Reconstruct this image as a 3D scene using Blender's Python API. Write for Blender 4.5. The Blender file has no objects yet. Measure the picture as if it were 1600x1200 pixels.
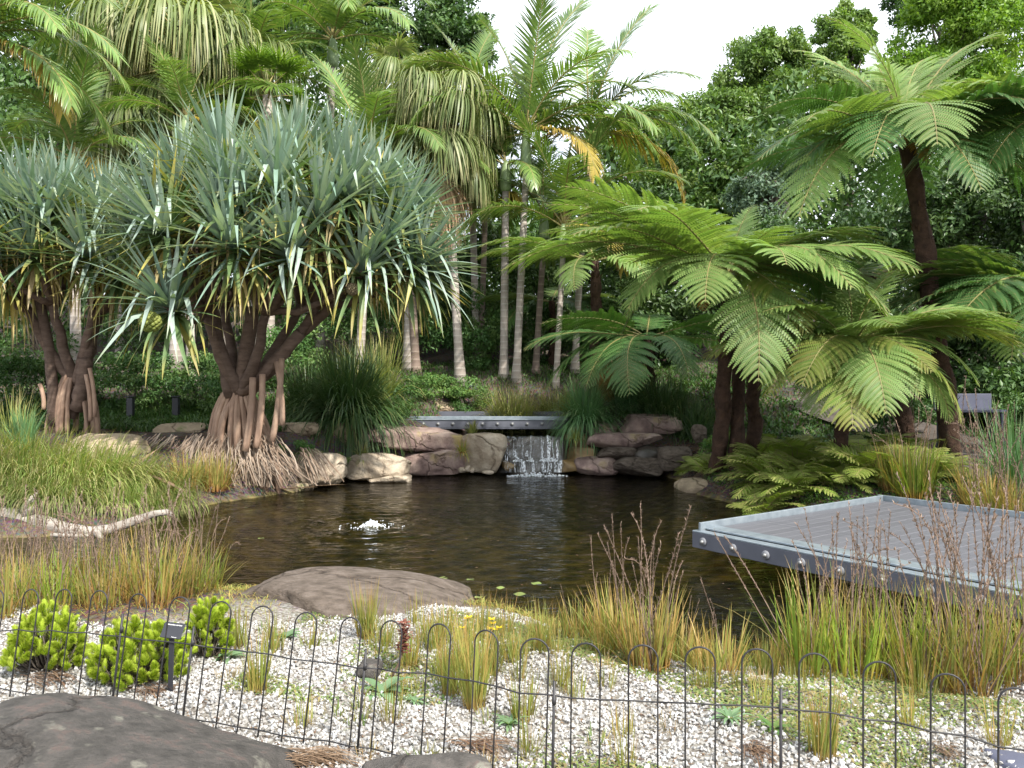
import bpy, math, random
import numpy as np
from mathutils import Matrix, Vector, Euler

random.seed(5)
rng = np.random.default_rng(11)
R = math.radians
SC = bpy.context.scene
COL = SC.collection

# ------------------------------------------------------------------ camera, sky, sun, exposure
FPX, HZ, CZ = 1230.0, 600.0, 1.8          # focal length in photo pixels, horizon row, eye height above the water
cam = bpy.data.cameras.new('camera')
cam.sensor_width = 36.0
cam.lens = 36.0 * FPX / 1600.0
cam.clip_start = 0.05
cam.clip_end = 400
co = bpy.data.objects.new('camera', cam)
co.location = (0, 0, CZ)
co.rotation_euler = (R(90), 0, 0)
COL.objects.link(co)
SC.camera = co

SUNV = Vector((0.45, -0.60, 0.76)).normalized()
world = bpy.data.worlds.new('World')
SC.world = world
world.use_nodes = True
wn = world.node_tree
for n in list(wn.nodes):
    wn.nodes.remove(n)
wo = wn.nodes.new('ShaderNodeOutputWorld')
bg = wn.nodes.new('ShaderNodeBackground')
bg.inputs['Strength'].default_value = 0.15
sky = wn.nodes.new('ShaderNodeTexSky')
sky.sky_type = 'NISHITA'
sky.sun_disc = False
sky.sun_elevation = math.asin(SUNV.z)
sky.sun_rotation = math.atan2(SUNV.x, SUNV.y)
sky.air_density = 1.0
sky.dust_density = 2.0
tc = wn.nodes.new('ShaderNodeTexCoord')
cl = wn.nodes.new('ShaderNodeTexNoise')
cl.inputs['Scale'].default_value = 2.2
cl.inputs['Detail'].default_value = 6
cr = wn.nodes.new('ShaderNodeValToRGB')
cr.color_ramp.elements[0].position = 0.30
cr.color_ramp.elements[0].color = (0.62, 0.62, 0.62, 1)
cr.color_ramp.elements[1].position = 0.62
cr.color_ramp.elements[1].color = (0.97, 0.97, 0.97, 1)
mx = wn.nodes.new('ShaderNodeMix')
mx.data_type = 'RGBA'
mx.inputs['B'].default_value = (6.6, 6.9, 7.3, 1)
wn.links.new(tc.outputs['Generated'], cl.inputs['Vector'])
wn.links.new(cl.outputs['Fac'], cr.inputs['Fac'])
wn.links.new(cr.outputs['Color'], mx.inputs['Factor'])
wn.links.new(sky.outputs['Color'], mx.inputs['A'])
wn.links.new(mx.outputs['Result'], bg.inputs['Color'])
wn.links.new(bg.outputs['Background'], wo.inputs['Surface'])

sl = bpy.data.lights.new('sun', 'SUN')
sl.energy = 4.0
sl.angle = R(1.2)
sl.color = (1.0, 0.95, 0.86)
so = bpy.data.objects.new('sun', sl)
so.rotation_euler = SUNV.to_track_quat('Z', 'Y').to_euler()
so.location = (8, -6, 20)
COL.objects.link(so)

SC.view_settings.view_transform = 'Standard'
SC.view_settings.look = 'None'
SC.view_settings.exposure = 1.05
SC.view_settings.gamma = 1.0
SC.view_settings.use_curve_mapping = False
SC.render.engine = 'CYCLES'
SC.cycles.max_bounces = 7
SC.cycles.transparent_max_bounces = 12
SC.cycles.diffuse_bounces = 3
SC.cycles.caustics_reflective = False
SC.cycles.caustics_refractive = False
SC.cycles.use_denoising = True

# ------------------------------------------------------------------ helpers
def P(px, py, d):
    return np.array([(px - 800) / FPX * d, d, CZ - (py - HZ) / FPX * d])

def nrm(v):
    v = np.asarray(v, float)
    return v / np.maximum(np.linalg.norm(v, axis=-1, keepdims=True), 1e-9)

class MB:
    """collects vertices and faces in numpy and links them as ONE mesh"""
    def __init__(self):
        self.v, self.f, self.m, self.t, self.r, self.n = [], [], [], [], [], 0
    def add(self, v, f, t=0.0, r=0.0, m=0):
        v = np.asarray(v, np.float32).reshape(-1, 3)
        f = np.asarray(f, np.int64)
        k = len(v)
        self.v.append(v)
        self.f.append(f + self.n)
        self.m.append(np.full(len(f), m, np.int32))
        self.t.append(np.broadcast_to(np.asarray(t, np.float32), (k,)).copy())
        self.r.append(np.broadcast_to(np.asarray(r, np.float32), (k,)).copy())
        self.n += k
        return self
    def mesh(self, name, mats, smooth=True):
        me = bpy.data.meshes.new(name)
        V = np.concatenate(self.v)
        me.vertices.add(len(V))
        me.vertices.foreach_set('co', V.ravel())
        idx = np.concatenate([f.ravel() for f in self.f])
        cnt = np.concatenate([np.full(len(f), f.shape[1], np.int32) for f in self.f])
        me.loops.add(len(idx))
        me.loops.foreach_set('vertex_index', idx.astype(np.int32))
        st = np.zeros(len(cnt), np.int32)
        st[1:] = np.cumsum(cnt)[:-1]
        me.polygons.add(len(cnt))
        me.polygons.foreach_set('loop_start', st)
        me.polygons.foreach_set('material_index', np.concatenate(self.m))
        me.polygons.foreach_set('use_smooth', np.full(len(cnt), smooth, bool))
        for nm, a in (('t', self.t), ('r', self.r)):
            at = me.attributes.new(nm, 'FLOAT', 'POINT')
            at.data.foreach_set('value', np.concatenate(a))
        for m in (mats if isinstance(mats, (list, tuple)) else [mats]):
            me.materials.append(m)
        me.update(calc_edges=True)
        me.validate()
        return me

def link(name, me, parent=None, loc=None, rot=None, scale=None):
    o = bpy.data.objects.new(name, me)
    COL.objects.link(o)
    if parent is not None:
        o.parent = parent
    if loc is not None:
        o.location = loc
    if rot is not None:
        o.rotation_euler = rot
    if scale is not None:
        o.scale = (scale,) * 3 if np.isscalar(scale) else scale
    return o

def tag(o, label, cat, group=None):
    o['label'] = label
    o['category'] = cat
    if group:
        o['group'] = group
    return o

def thing(name, label, cat, loc, group=None, rz=0.0):
    o = link(name, None, None, loc, (0, 0, rz))
    o.empty_display_size = 0.2
    return tag(o, label, cat, group)

def kind(o, k):
    o['kind'] = k
    return o

def profile(s, prof):
    if prof == 'blade':
        return min(1.0, 0.55 + 2.5 * s) * (1 - s ** 2.2) + 0.03
    if prof == 'strap':
        return (1 - 0.25 * s) * (1 - s ** 5) + 0.03
    if prof == 'leaf':
        return math.sin(math.pi * min(1, 0.06 + 0.94 * s) ** 0.8) + 0.04
    if prof == 'pand':
        return (1.0 - 0.55 * s) * (1 - s ** 4) + 0.03
    return 1.0

def ribbons(mb, base, d, L, W, droop=0.0, segs=4, side=None, fold=0.0, prof='blade', r=None, m=0, kink=None):
    base = np.asarray(base, float).reshape(-1, 3)
    N = len(base)
    d = nrm(np.broadcast_to(d, (N, 3)))
    L = np.broadcast_to(np.asarray(L, float), (N,))
    W = np.broadcast_to(np.asarray(W, float), (N,))
    droop = np.broadcast_to(np.asarray(droop, float), (N,))
    if side is None:
        side = np.cross(d, [0, 0, 1.0])
        bad = np.linalg.norm(side, axis=1) < 0.15
        a = rng.uniform(0, 6.28, N)
        side[bad] = np.stack([np.cos(a), np.sin(a), 0 * a], 1)[bad]
    side = nrm(np.broadcast_to(side, (N, 3)))
    if r is None:
        r = rng.random(N)
    c = 3 if fold else 2
    V = np.zeros((N, segs + 1, c, 3))
    T = np.zeros((N, segs + 1, c))
    p, dd = base.copy(), d.copy()
    G = np.array([0, 0, -1.0])
    for k in range(segs + 1):
        s = k / segs
        w = (W * profile(s, prof) * 0.5)[:, None]
        if fold:
            n_ = np.cross(side, dd)
            V[:, k, 0] = p + side * w + n_ * w * fold
            V[:, k, 1] = p
            V[:, k, 2] = p - side * w + n_ * w * fold
        else:
            V[:, k, 0] = p + side * w
            V[:, k, 1] = p - side * w
        T[:, k] = s
        if k < segs:
            g = droop / segs * (0.4 + 1.6 * s)
            if kink is not None:
                g = g + np.where(np.abs(s - kink) < 0.5 / segs, 1.6, 0)
            dd = nrm(dd + G * g[:, None])
            p = p + dd * (L / segs)[:, None]
    per = (segs + 1) * c
    fs = []
    for k in range(segs):
        for j in range(c - 1):
            a = k * c + j
            fs.append([a, a + 1, a + c + 1, a + c])
    F = (np.arange(N)[:, None, None] * per + np.array(fs)[None]).reshape(-1, 4)
    mb.add(V.reshape(-1, 3), F, T.ravel(), np.repeat(r, per), m)
    return p

def tube(mb, pts, rad, sides=8, m=0, r=0.0, cap=True):
    pts = np.asarray(pts, float)
    n = len(pts)
    rad = np.broadcast_to(np.asarray(rad, float), (n,))
    tan = nrm(np.gradient(pts, axis=0))
    ref = np.array([0, 0, 1.0]) if abs(tan[0][2]) < 0.9 else np.array([1.0, 0, 0])
    u = nrm(np.cross(tan[0], ref))
    V = np.zeros((n, sides, 3))
    ang = np.arange(sides) / sides * 2 * math.pi
    for i in range(n):
        u = nrm(u - tan[i] * np.dot(u, tan[i]))
        w = np.cross(tan[i], u)
        V[i] = pts[i] + rad[i] * (np.cos(ang)[:, None] * u + np.sin(ang)[:, None] * w)
    F = []
    for i in range(n - 1):
        for j in range(sides):
            k = (j + 1) % sides
            F.append([i * sides + j, i * sides + k, (i + 1) * sides + k, (i + 1) * sides + j])
    T = np.repeat(np.linspace(0, 1, n), sides)
    mb.add(V.reshape(-1, 3), F, T, r, m)
    if cap:
        base = mb.n - n * sides
        for i0, rev in ((0, True), (n - 1, False)):
            idx = list(range(i0 * sides, i0 * sides + sides))
            if rev:
                idx = idx[::-1]
            mb.f.append(np.array([idx]) + base)
            mb.m.append(np.array([m], np.int32))
    return mb

def curve(a, b, bend=(0, 0, 0), n=8, wob=0.0):
    a, b, bend = map(lambda q: np.asarray(q, float), (a, b, bend))
    s = np.linspace(0, 1, n)[:, None]
    p = a + (b - a) * s + bend * (4 * s * (1 - s))
    if wob:
        p[1:-1] += rng.normal(0, wob, (n - 2, 3))
    return p

def box(mb, c, size, rz=0.0, m=0, bev=0.0):
    """box with its edges cut back by bev"""
    x, y, z = [q / 2 for q in size]
    b = min(bev, x * .9, y * .9, z * .9) if bev else 0
    ca, sa = math.cos(rz), math.sin(rz)
    if not b:
        v = np.array([[i, j, k] for i in (-x, x) for j in (-y, y) for k in (-z, z)])
        f = [[0, 1, 3, 2], [4, 6, 7, 5], [0, 4, 5, 1], [2, 3, 7, 6], [0, 2, 6, 4], [1, 5, 7, 3]]
        fl = [np.array(f)]
    else:
        ring = lambda xx, yy: [(xx - b, -yy), (xx, -yy + b), (xx, yy - b), (xx - b, yy), (-xx + b, yy), (-xx, yy - b), (-xx, -yy + b), (-xx + b, -yy)]
        v = []
        for zz, ins in ((-z, b), (-z + b, 0), (z - b, 0), (z, b)):
            v += [(q[0], q[1], zz) for q in ring(x - ins, y - ins)]
        v = np.array(v)
        f = []
        for L_ in range(3):
            for j in range(8):
                k = (j + 1) % 8
                f.append([L_ * 8 + j, L_ * 8 + k, L_ * 8 + 8 + k, L_ * 8 + 8 + j])
        fl = [np.array(f), np.array([list(range(7, -1, -1))]), np.array([list(range(24, 32))])]
    w = v.copy()
    w[:, 0] = v[:, 0] * ca - v[:, 1] * sa + c[0]
    w[:, 1] = v[:, 0] * sa + v[:, 1] * ca + c[1]
    w[:, 2] = v[:, 2] + c[2]
    n0 = mb.n
    mb.add(w, fl[0], 0, 0, m)
    for q in fl[1:]:
        mb.f.append(q + n0)
        mb.m.append(np.full(len(q), m, np.int32))
    return mb

def ico(sub):
    t = (1 + 5 ** .5) / 2
    v = [(-1, t, 0), (1, t, 0), (-1, -t, 0), (1, -t, 0), (0, -1, t), (0, 1, t), (0, -1, -t), (0, 1, -t), (t, 0, -1), (t, 0, 1), (-t, 0, -1), (-t, 0, 1)]
    f = [(0, 11, 5), (0, 5, 1), (0, 1, 7), (0, 7, 10), (0, 10, 11), (1, 5, 9), (5, 11, 4), (11, 10, 2), (10, 7, 6), (7, 1, 8), (3, 9, 4), (3, 4, 2), (3, 2, 6), (3, 6, 8), (3, 8, 9), (4, 9, 5), (2, 4, 11), (6, 2, 10), (8, 6, 7), (9, 8, 1)]
    v = [np.array(q) / np.linalg.norm(q) for q in v]
    for _ in range(sub):
        cache, nf = {}, []
        def mid(a, b):
            k = (min(a, b), max(a, b))
            if k not in cache:
                q = v[a] + v[b]
                v.append(q / np.linalg.norm(q))
                cache[k] = len(v) - 1
            return cache[k]
        for a, b, c in f:
            ab, bc, ca = mid(a, b), mid(b, c), mid(c, a)
            nf += [(a, ab, ca), (b, bc, ab), (c, ca, bc), (ab, bc, ca)]
        f = nf
    return np.array(v), np.array(f)
ICO = [ico(k) for k in range(5)]

def waves(p, scale, seed, n=14):
    g = np.random.default_rng(seed)
    k = g.normal(0, 1, (n, 3)) * scale
    ph = g.uniform(0, 6.28, n)
    return np.sin(p @ k.T + ph).sum(1) / math.sqrt(n)

# ------------------------------------------------------------------ materials
def newmat(name):
    m = bpy.data.materials.new(name)
    m.use_nodes = True
    nt = m.node_tree
    b = nt.nodes['Principled BSDF']
    return m, nt, b

def node(nt, t, **kw):
    n = nt.nodes.new(t)
    for k, v in kw.items():
        if k in n.inputs:
            n.inputs[k].default_value = v
        else:
            setattr(n, k, v)
    return n

def ramp(nt, stops):
    n = nt.nodes.new('ShaderNodeValToRGB')
    e = n.color_ramp.elements
    while len(e) < len(stops):
        e.new(0.5)
    for q, (p, c) in zip(e, stops):
        q.position = p
        q.color = (c[0], c[1], c[2], 1)
    return n

def mix(nt, a, b, fac, bt='MIX'):
    n = nt.nodes.new('ShaderNodeMix')
    n.data_type = 'RGBA'
    n.blend_type = bt
    for s, v in (('A', a), ('B', b), ('Factor', fac)):
        if isinstance(v, bpy.types.NodeSocket):
            nt.links.new(v, n.inputs[s])
        elif s == 'Factor':
            n.inputs[s].default_value = v
        else:
            n.inputs[s].default_value = (v[0], v[1], v[2], 1)
    return n.outputs['Result']

def leafmat(name, cols, tip=None, tip0=0.7, tipamt=0.8, base=None, rough=0.45, trans=0.3, spec=0.4, vary=0.25):
    """leaf: colour varies leaf by leaf (attribute r) and along the leaf (attribute t)"""
    m, nt, b = newmat(name)
    ar = node(nt, 'ShaderNodeAttribute', attribute_name='r')
    at = node(nt, 'ShaderNodeAttribute', attribute_name='t')
    n = len(cols)
    rp = ramp(nt, [(i / max(1, n - 1), c) for i, c in enumerate(cols)])
    nt.links.new(ar.outputs['Fac'], rp.inputs['Fac'])
    c = rp.outputs['Color']
    if base is not None:
        rb = ramp(nt, [(0.0, (1, 1, 1)), (0.28, (0, 0, 0))])
        nt.links.new(at.outputs['Fac'], rb.inputs['Fac'])
        c = mix(nt, c, base, rb.outputs['Color'])
    if tip is not None:
        rt = ramp(nt, [(tip0, (0, 0, 0)), (1.0, (tipamt,) * 3)])
        ad = node(nt, 'ShaderNodeMath', operation='MULTIPLY_ADD')
        sb = node(nt, 'ShaderNodeMath', operation='SUBTRACT')
        nt.links.new(ar.outputs['Fac'], sb.inputs[0])
        sb.inputs[1].default_value = 0.5
        nt.links.new(sb.outputs[0], ad.inputs[0])
        ad.inputs[1].default_value = 0.5
        nt.links.new(at.outputs['Fac'], ad.inputs[2])
        nt.links.new(ad.outputs[0], rt.inputs['Fac'])
        c = mix(nt, c, tip, rt.outputs['Color'])
    oi = node(nt, 'ShaderNodeObjectInfo')
    tcn = node(nt, 'ShaderNodeTexCoord')
    no = node(nt, 'ShaderNodeTexNoise', Scale=1.7, Detail=3.0)
    nt.links.new(tcn.outputs['Object'], no.inputs['Vector'])
    hs = node(nt, 'ShaderNodeHueSaturation')
    mr = node(nt, 'ShaderNodeMapRange')
    mr.inputs['To Min'].default_value = 1 - vary
    mr.inputs['To Max'].default_value = 1 + vary
    nt.links.new(oi.outputs['Random'], mr.inputs['Value'])
    mr2 = node(nt, 'ShaderNodeMapRange')
    mr2.inputs['From Min'].default_value = 0.3
    mr2.inputs['From Max'].default_value = 0.7
    mr2.inputs['To Min'].default_value = 0.78
    mr2.inputs['To Max'].default_value = 1.22
    nt.links.new(no.outputs['Fac'], mr2.inputs['Value'])
    mu = node(nt, 'ShaderNodeMath', operation='MULTIPLY')
    nt.links.new(mr.outputs[0], mu.inputs[0])
    nt.links.new(mr2.outputs[0], mu.inputs[1])
    nt.links.new(mu.outputs[0], hs.inputs['Value'])
    nt.links.new(c, hs.inputs['Color'])
    c = hs.outputs['Color']
    nt.links.new(c, b.inputs['Base Color'])
    b.inputs['Roughness'].default_value = rough
    b.inputs['Specular IOR Level'].default_value = spec
    tr = node(nt, 'ShaderNodeBsdfTranslucent')
    br = mix(nt, c, (1.3, 1.35, 0.55), 1.0, 'MULTIPLY')
    nt.links.new(br, tr.inputs['Color'])
    ms = node(nt, 'ShaderNodeMixShader')
    ms.inputs[0].default_value = trans
    nt.links.new(b.outputs[0], ms.inputs[1])
    nt.links.new(tr.outputs[0], ms.inputs[2])
    nt.links.new(ms.outputs[0], nt.nodes['Material Output'].inputs['Surface'])
    return m

def solidmat(name, stops, scale=4.0, rough=0.8, bump=0.3, bscale=None, metal=0.0, stretch=(1, 1, 1), vary=0.15, spec=0.3, detail=8.0, objspace=True, attr=None, bdist=0.03, speck=None, crack=0.0):
    """stone, bark, soil, metal: noise colour with relief"""
    m, nt, b = newmat(name)
    tcn = node(nt, 'ShaderNodeTexCoord')
    mp = node(nt, 'ShaderNodeMapping')
    mp.inputs['Scale'].default_value = stretch
    nt.links.new(tcn.outputs['Object'], mp.inputs['Vector'])
    no = node(nt, 'ShaderNodeTexNoise', Scale=scale, Detail=detail, Roughness=0.62)
    nt.links.new(mp.outputs[0], no.inputs['Vector'])
    rp = ramp(nt, stops)
    src = no.outputs['Fac']
    if attr:
        ar = node(nt, 'ShaderNodeAttribute', attribute_name=attr)
        src = ar.outputs['Fac']
    nt.links.new(src, rp.inputs['Fac'])
    c = rp.outputs['Color']
    if speck:
        ns = node(nt, 'ShaderNodeTexNoise', Scale=speck[1], Detail=4.0)
        nt.links.new(tcn.outputs['Object'], ns.inputs['Vector'])
        rs = ramp(nt, [(speck[2], (0, 0, 0)), (speck[2] + 0.08, (1, 1, 1))])
        nt.links.new(ns.outputs['Fac'], rs.inputs['Fac'])
        c = mix(nt, c, speck[0], rs.outputs['Color'])
    oi = node(nt, 'ShaderNodeObjectInfo')
    hs = node(nt, 'ShaderNodeHueSaturation')
    mr = node(nt, 'ShaderNodeMapRange')
    mr.inputs['To Min'].default_value = 1 - vary
    mr.inputs['To Max'].default_value = 1 + vary
    nt.links.new(oi.outputs['Random'], mr.inputs['Value'])
    nt.links.new(mr.outputs[0], hs.inputs['Value'])
    nt.links.new(c, hs.inputs['Color'])
    nt.links.new(hs.outputs['Color'], b.inputs['Base Color'])
    b.inputs['Roughness'].default_value = rough
    b.inputs['Metallic'].default_value = metal
    b.inputs['Specular IOR Level'].default_value = spec
    if bump:
        nb = node(nt, 'ShaderNodeTexNoise', Scale=bscale or scale * 3, Detail=10.0, Roughness=0.7)
        nt.links.new(mp.outputs[0], nb.inputs['Vector'])
        bp = node(nt, 'ShaderNodeBump', Strength=bump, Distance=bdist)
        nt.links.new(nb.outputs['Fac'], bp.inputs['Height'])
        if crack:
            nd = node(nt, 'ShaderNodeTexNoise', Scale=2.5, Detail=5.0)
            nt.links.new(mp.outputs[0], nd.inputs['Vector'])
            dv = mix(nt, mp.outputs[0], nd.outputs['Color'], .35)
            vo = node(nt, 'ShaderNodeTexVoronoi', Scale=crack, feature='DISTANCE_TO_EDGE')
            nt.links.new(dv, vo.inputs['Vector'])
            cr_ = ramp(nt, [(0, (0, 0, 0)), (.02, (1, 1, 1))])
            nt.links.new(vo.outputs['Distance'], cr_.inputs['Fac'])
            b2 = node(nt, 'ShaderNodeBump', Strength=.8, Distance=.03)
            nt.links.new(cr_.outputs['Color'], b2.inputs['Height'])
            nt.links.new(bp.outputs[0], b2.inputs['Normal'])
            nt.links.new(b2.outputs[0], b.inputs['Normal'])
            dk = mix(nt, hs.outputs['Color'], (.55, .5, .47), 1.0, 'MULTIPLY')
            iv = ramp(nt, [(0, (.7, .7, .7)), (.018, (0, 0, 0))])
            nt.links.new(vo.outputs['Distance'], iv.inputs['Fac'])
            nt.links.new(mix(nt, hs.outputs['Color'], dk, iv.outputs['Color']), b.inputs['Base Color'])
        else:
            nt.links.new(bp.outputs[0], b.inputs['Normal'])
    return m

# leaves
M_PAND = leafmat('pandanus_leaf', [(.15, .235, .18), (.23, .315, .262), (.345, .415, .37)], tip=(.26, .29, .10), tip0=.9, tipamt=.4, rough=.44, trans=.2, spec=.4, vary=.12)
M_PANDMID = leafmat('pandanus_lower_leaf', [(.085, .145, .055), (.125, .195, .08), (.18, .235, .10)], tip=(.40, .33, .08), tip0=.66, tipamt=.85, rough=.45, trans=.2, spec=.35, vary=.1)
M_PANDOLD = leafmat('pandanus_old_leaf', [(.16, .19, .06), (.34, .27, .07), (.36, .28, .16)], tip=(.42, .34, .2), tip0=.4, tipamt=.9, rough=.6, trans=.25, spec=.2)
M_FEATHER = leafmat('feather_palm_leaf', [(.08, .155, .035), (.13, .215, .05), (.20, .255, .075)], tip=(.3, .28, .12), tip0=.85, tipamt=.5, rough=.34, trans=.30, spec=.5, vary=.2)
M_YELLOW = leafmat('yellowing_palm_leaf', [(.30, .25, .05), (.40, .29, .07), (.22, .23, .06)], tip=(.32, .2, .1), tip0=.6, tipamt=.9, rough=.5, trans=.35, spec=.3)
M_FAN = leafmat('fan_palm_leaf', [(.10, .15, .045), (.17, .215, .075), (.26, .275, .13)], tip=(.38, .34, .17), tip0=.65, tipamt=.7, rough=.45, trans=.32, spec=.4, vary=.15)
M_FANBRIGHT = leafmat('bright_fan_leaf', [(.10, .20, .03), (.17, .27, .04)], tip=(.25, .3, .06), tip0=.8, tipamt=.5, rough=.4, trans=.38, spec=.4)
M_DEADFAN = leafmat('dead_fan_leaf', [(.30, .20, .12), (.40, .28, .18), (.22, .14, .08)], tip=(.36, .24, .16), tip0=.6, rough=.8, trans=.12, spec=.1)
M_FERN = leafmat('tree_fern_frond', [(.12, .215, .05), (.175, .27, .078), (.215, .275, .09)], tip=(.15, .26, .05), tip0=.6, tipamt=.4, rough=.5, trans=.34, spec=.3, vary=.2)
M_FERNDARK = leafmat('deep_green_fern_frond', [(.055, .135, .035), (.08, .165, .045)], tip=(.1, .18, .05), tip0=.7, tipamt=.4, rough=.5, trans=.28, spec=.35, vary=.2)
M_FERNOLD = leafmat('olive_fern_frond', [(.11, .19, .035), (.16, .21, .04), (.17, .18, .045)], tip=(.24, .2, .06), tip0=.6, tipamt=.6, rough=.6, trans=.3, spec=.2, vary=.2)
M_FERNRUST = leafmat('rusty_fern_frond', [(.34, .22, .04), (.36, .15, .04)], rough=.7, trans=.3, spec=.2)
M_LOWFERN = leafmat('low_fern_frond', [(.15, .26, .04), (.25, .35, .06), (.23, .23, .07)], tip=(.22, .28, .07), tip0=.5, tipamt=.6, rough=.5, trans=.32, spec=.3, vary=.3)
M_RACHIS = solidmat('frond_stalk', [(.3, (.20, .17, .06)), (.7, (.30, .25, .10))], scale=12, rough=.6, bump=.1)
M_FERNSTALK = solidmat('fern_stalk', [(.3, (.16, .13, .05)), (.7, (.26, .24, .09))], scale=12, rough=.6, bump=.1)
M_LOM = leafmat('mat_rush_leaf', [(.035, .075, .025), (.065, .12, .035)], tip=(.16, .17, .06), tip0=.85, rough=.4, trans=.2, spec=.45)
M_BLUEGRASS = leafmat('blue_green_grass_leaf', [(.08, .18, .07), (.14, .26, .11)], tip=(.2, .24, .12), tip0=.8, rough=.42, trans=.25, spec=.4)
M_OLIVEGRASS = leafmat('olive_grass_leaf', [(.17, .21, .05), (.26, .28, .08), (.14, .19, .05)], tip=(.40, .33, .16), tip0=.65, rough=.55, trans=.3, spec=.3)
M_TANGRASS = leafmat('tan_grass_leaf', [(.36, .24, .13), (.30, .24, .11), (.20, .20, .08)], tip=(.50, .36, .25), tip0=.5, rough=.7, trans=.25, spec=.15)
M_SOFTGRASS = leafmat('soft_green_grass_leaf', [(.13, .20, .045), (.20, .26, .07), (.26, .275, .11), (.33, .29, .15)], tip=(.34, .31, .12), tip0=.75, rough=.5, trans=.35, spec=.3)
M_REED = leafmat('reed_leaf', [(.16, .21, .05), (.26, .26, .075), (.34, .25, .09), (.37, .21, .08)], tip=(.38, .26, .1), tip0=.7, base=(.30, .14, .06), rough=.5, trans=.35, spec=.3)
M_REEDGREEN = leafmat('green_reed_leaf', [(.15, .25, .035), (.24, .31, .05), (.36, .29, .07)], tip=(.38, .26, .1), tip0=.75, base=(.36, .19, .05), rough=.5, trans=.35, spec=.3)
M_STALK = leafmat('dry_seed_stalk', [(.13, .085, .065), (.20, .14, .11), (.29, .215, .165)], rough=.8, trans=.1, spec=.15)
M_SEDGE = leafmat('sedge_leaf', [(.17, .22, .05), (.26, .27, .07), (.36, .26, .08)], tip=(.36, .2, .08), tip0=.6, base=(.28, .15, .06), rough=.55, trans=.3, spec=.25)
M_SHOOT = leafmat('lime_shoot_leaf', [(.30, .42, .03), (.44, .55, .05)], tip=(.52, .56, .12), tip0=.45, tipamt=.7, base=(.14, .22, .03), rough=.5, trans=.35, spec=.3, vary=.12)
M_WEED = leafmat('weed_leaf', [(.085, .15, .04), (.16, .22, .065), (.23, .235, .09), (.26, .20, .10)], rough=.6, trans=.3, spec=.2)
M_PALEHERB = leafmat('pale_herb_leaf', [(.14, .24, .12), (.20, .30, .16)], rough=.6, trans=.3, spec=.2)
M_REDHERB = leafmat('red_brown_seed_head', [(.14, .05, .04), (.22, .09, .06)], rough=.8, trans=.1, spec=.1)
M_PETAL = leafmat('yellow_petal', [(.75, .55, .02), (.82, .64, .04)], rough=.5, trans=.3, spec=.2)
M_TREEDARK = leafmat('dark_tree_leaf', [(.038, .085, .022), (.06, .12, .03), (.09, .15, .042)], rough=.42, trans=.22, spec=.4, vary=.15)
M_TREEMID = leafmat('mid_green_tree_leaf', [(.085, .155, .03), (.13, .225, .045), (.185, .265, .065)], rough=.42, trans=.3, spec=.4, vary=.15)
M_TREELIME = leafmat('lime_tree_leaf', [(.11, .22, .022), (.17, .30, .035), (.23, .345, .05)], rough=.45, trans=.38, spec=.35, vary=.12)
M_SHRUB = leafmat('shrub_leaf', [(.04, .10, .025), (.07, .145, .04), (.11, .18, .05)], rough=.45, trans=.25, spec=.35, vary=.2)
M_GCOVER = leafmat('ground_cover_leaf', [(.07, .16, .04), (.11, .21, .055), (.16, .23, .06)], rough=.5, trans=.3, spec=.3, vary=.2)
M_BLUESHRUB = leafmat('grey_green_shrub_leaf', [(.08, .14, .09), (.13, .19, .12)], rough=.5, trans=.25, spec=.3)
M_LITTER = leafmat('leaf_litter', [(.07, .04, .025), (.14, .08, .05), (.24, .16, .10), (.10, .065, .05)], rough=.85, trans=.05, spec=.1)
M_LILY = leafmat('lily_pad', [(.13, .18, .05), (.22, .26, .08)], rough=.35, trans=.1, spec=.5)
# wood, stone, metal
M_PTRUNK = solidmat('pandanus_bark', [(.3, (.085, .055, .042)), (.7, (.17, .12, .095))], scale=5, bump=.6, stretch=(1, 1, 3), rough=.85)
M_PROOT = solidmat('prop_root_bark', [(.25, (.19, .12, .085)), (.55, (.30, .20, .145)), (.8, (.40, .29, .21))], scale=5, bump=.4, stretch=(1, 1, .6), rough=.75)
M_ROOTMAT = leafmat('root_strand', [(.20, .14, .10), (.33, .25, .19), (.45, .37, .30)], rough=.8, trans=0.05, spec=.15)
M_FTRUNK = solidmat('tree_fern_trunk', [(.3, (.035, .02, .014)), (.6, (.085, .048, .032)), (.8, (.13, .075, .05))], scale=9, bump=1.0, rough=.95, bdist=.06)
M_WOOD = solidmat('tree_bark', [(.3, (.05, .042, .034)), (.7, (.12, .10, .08))], scale=5, bump=.5, stretch=(1, 1, .3))
M_DRIFT = solidmat('driftwood_grey', [(.3, (.17, .145, .125)), (.55, (.36, .325, .285)), (.75, (.50, .46, .41))], scale=6, bump=.7, stretch=(.35, 1.6, 1.6), rough=.85)
M_FRUIT = solidmat('green_fruit', [(.3, (.12, .15, .03)), (.7, (.22, .24, .06))], scale=8, rough=.5, bump=.1)
M_FRUITP = solidmat('ripe_fruit', [(.3, (.16, .11, .08)), (.7, (.24, .20, .11))], scale=8, rough=.6, bump=.1)
M_SHAFT = solidmat('crownshaft_green', [(.3, (.15, .22, .10)), (.7, (.22, .28, .14))], scale=2.5, rough=.4, bump=.05, stretch=(1, 1, .3))
M_SHAFTY = solidmat('crownshaft_yellow', [(.3, (.30, .28, .09)), (.7, (.40, .34, .14))], scale=2.5, rough=.45, bump=.05, stretch=(1, 1, .3))
M_SANDPALE = solidmat('pale_sandstone', [(.22, (.15, .11, .075)), (.40, (.30, .24, .175)), (.56, (.43, .36, .275)), (.8, (.52, .455, .37))], scale=3.2, bump=1.0, bdist=.05, bscale=11, rough=.9, crack=.8)
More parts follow.
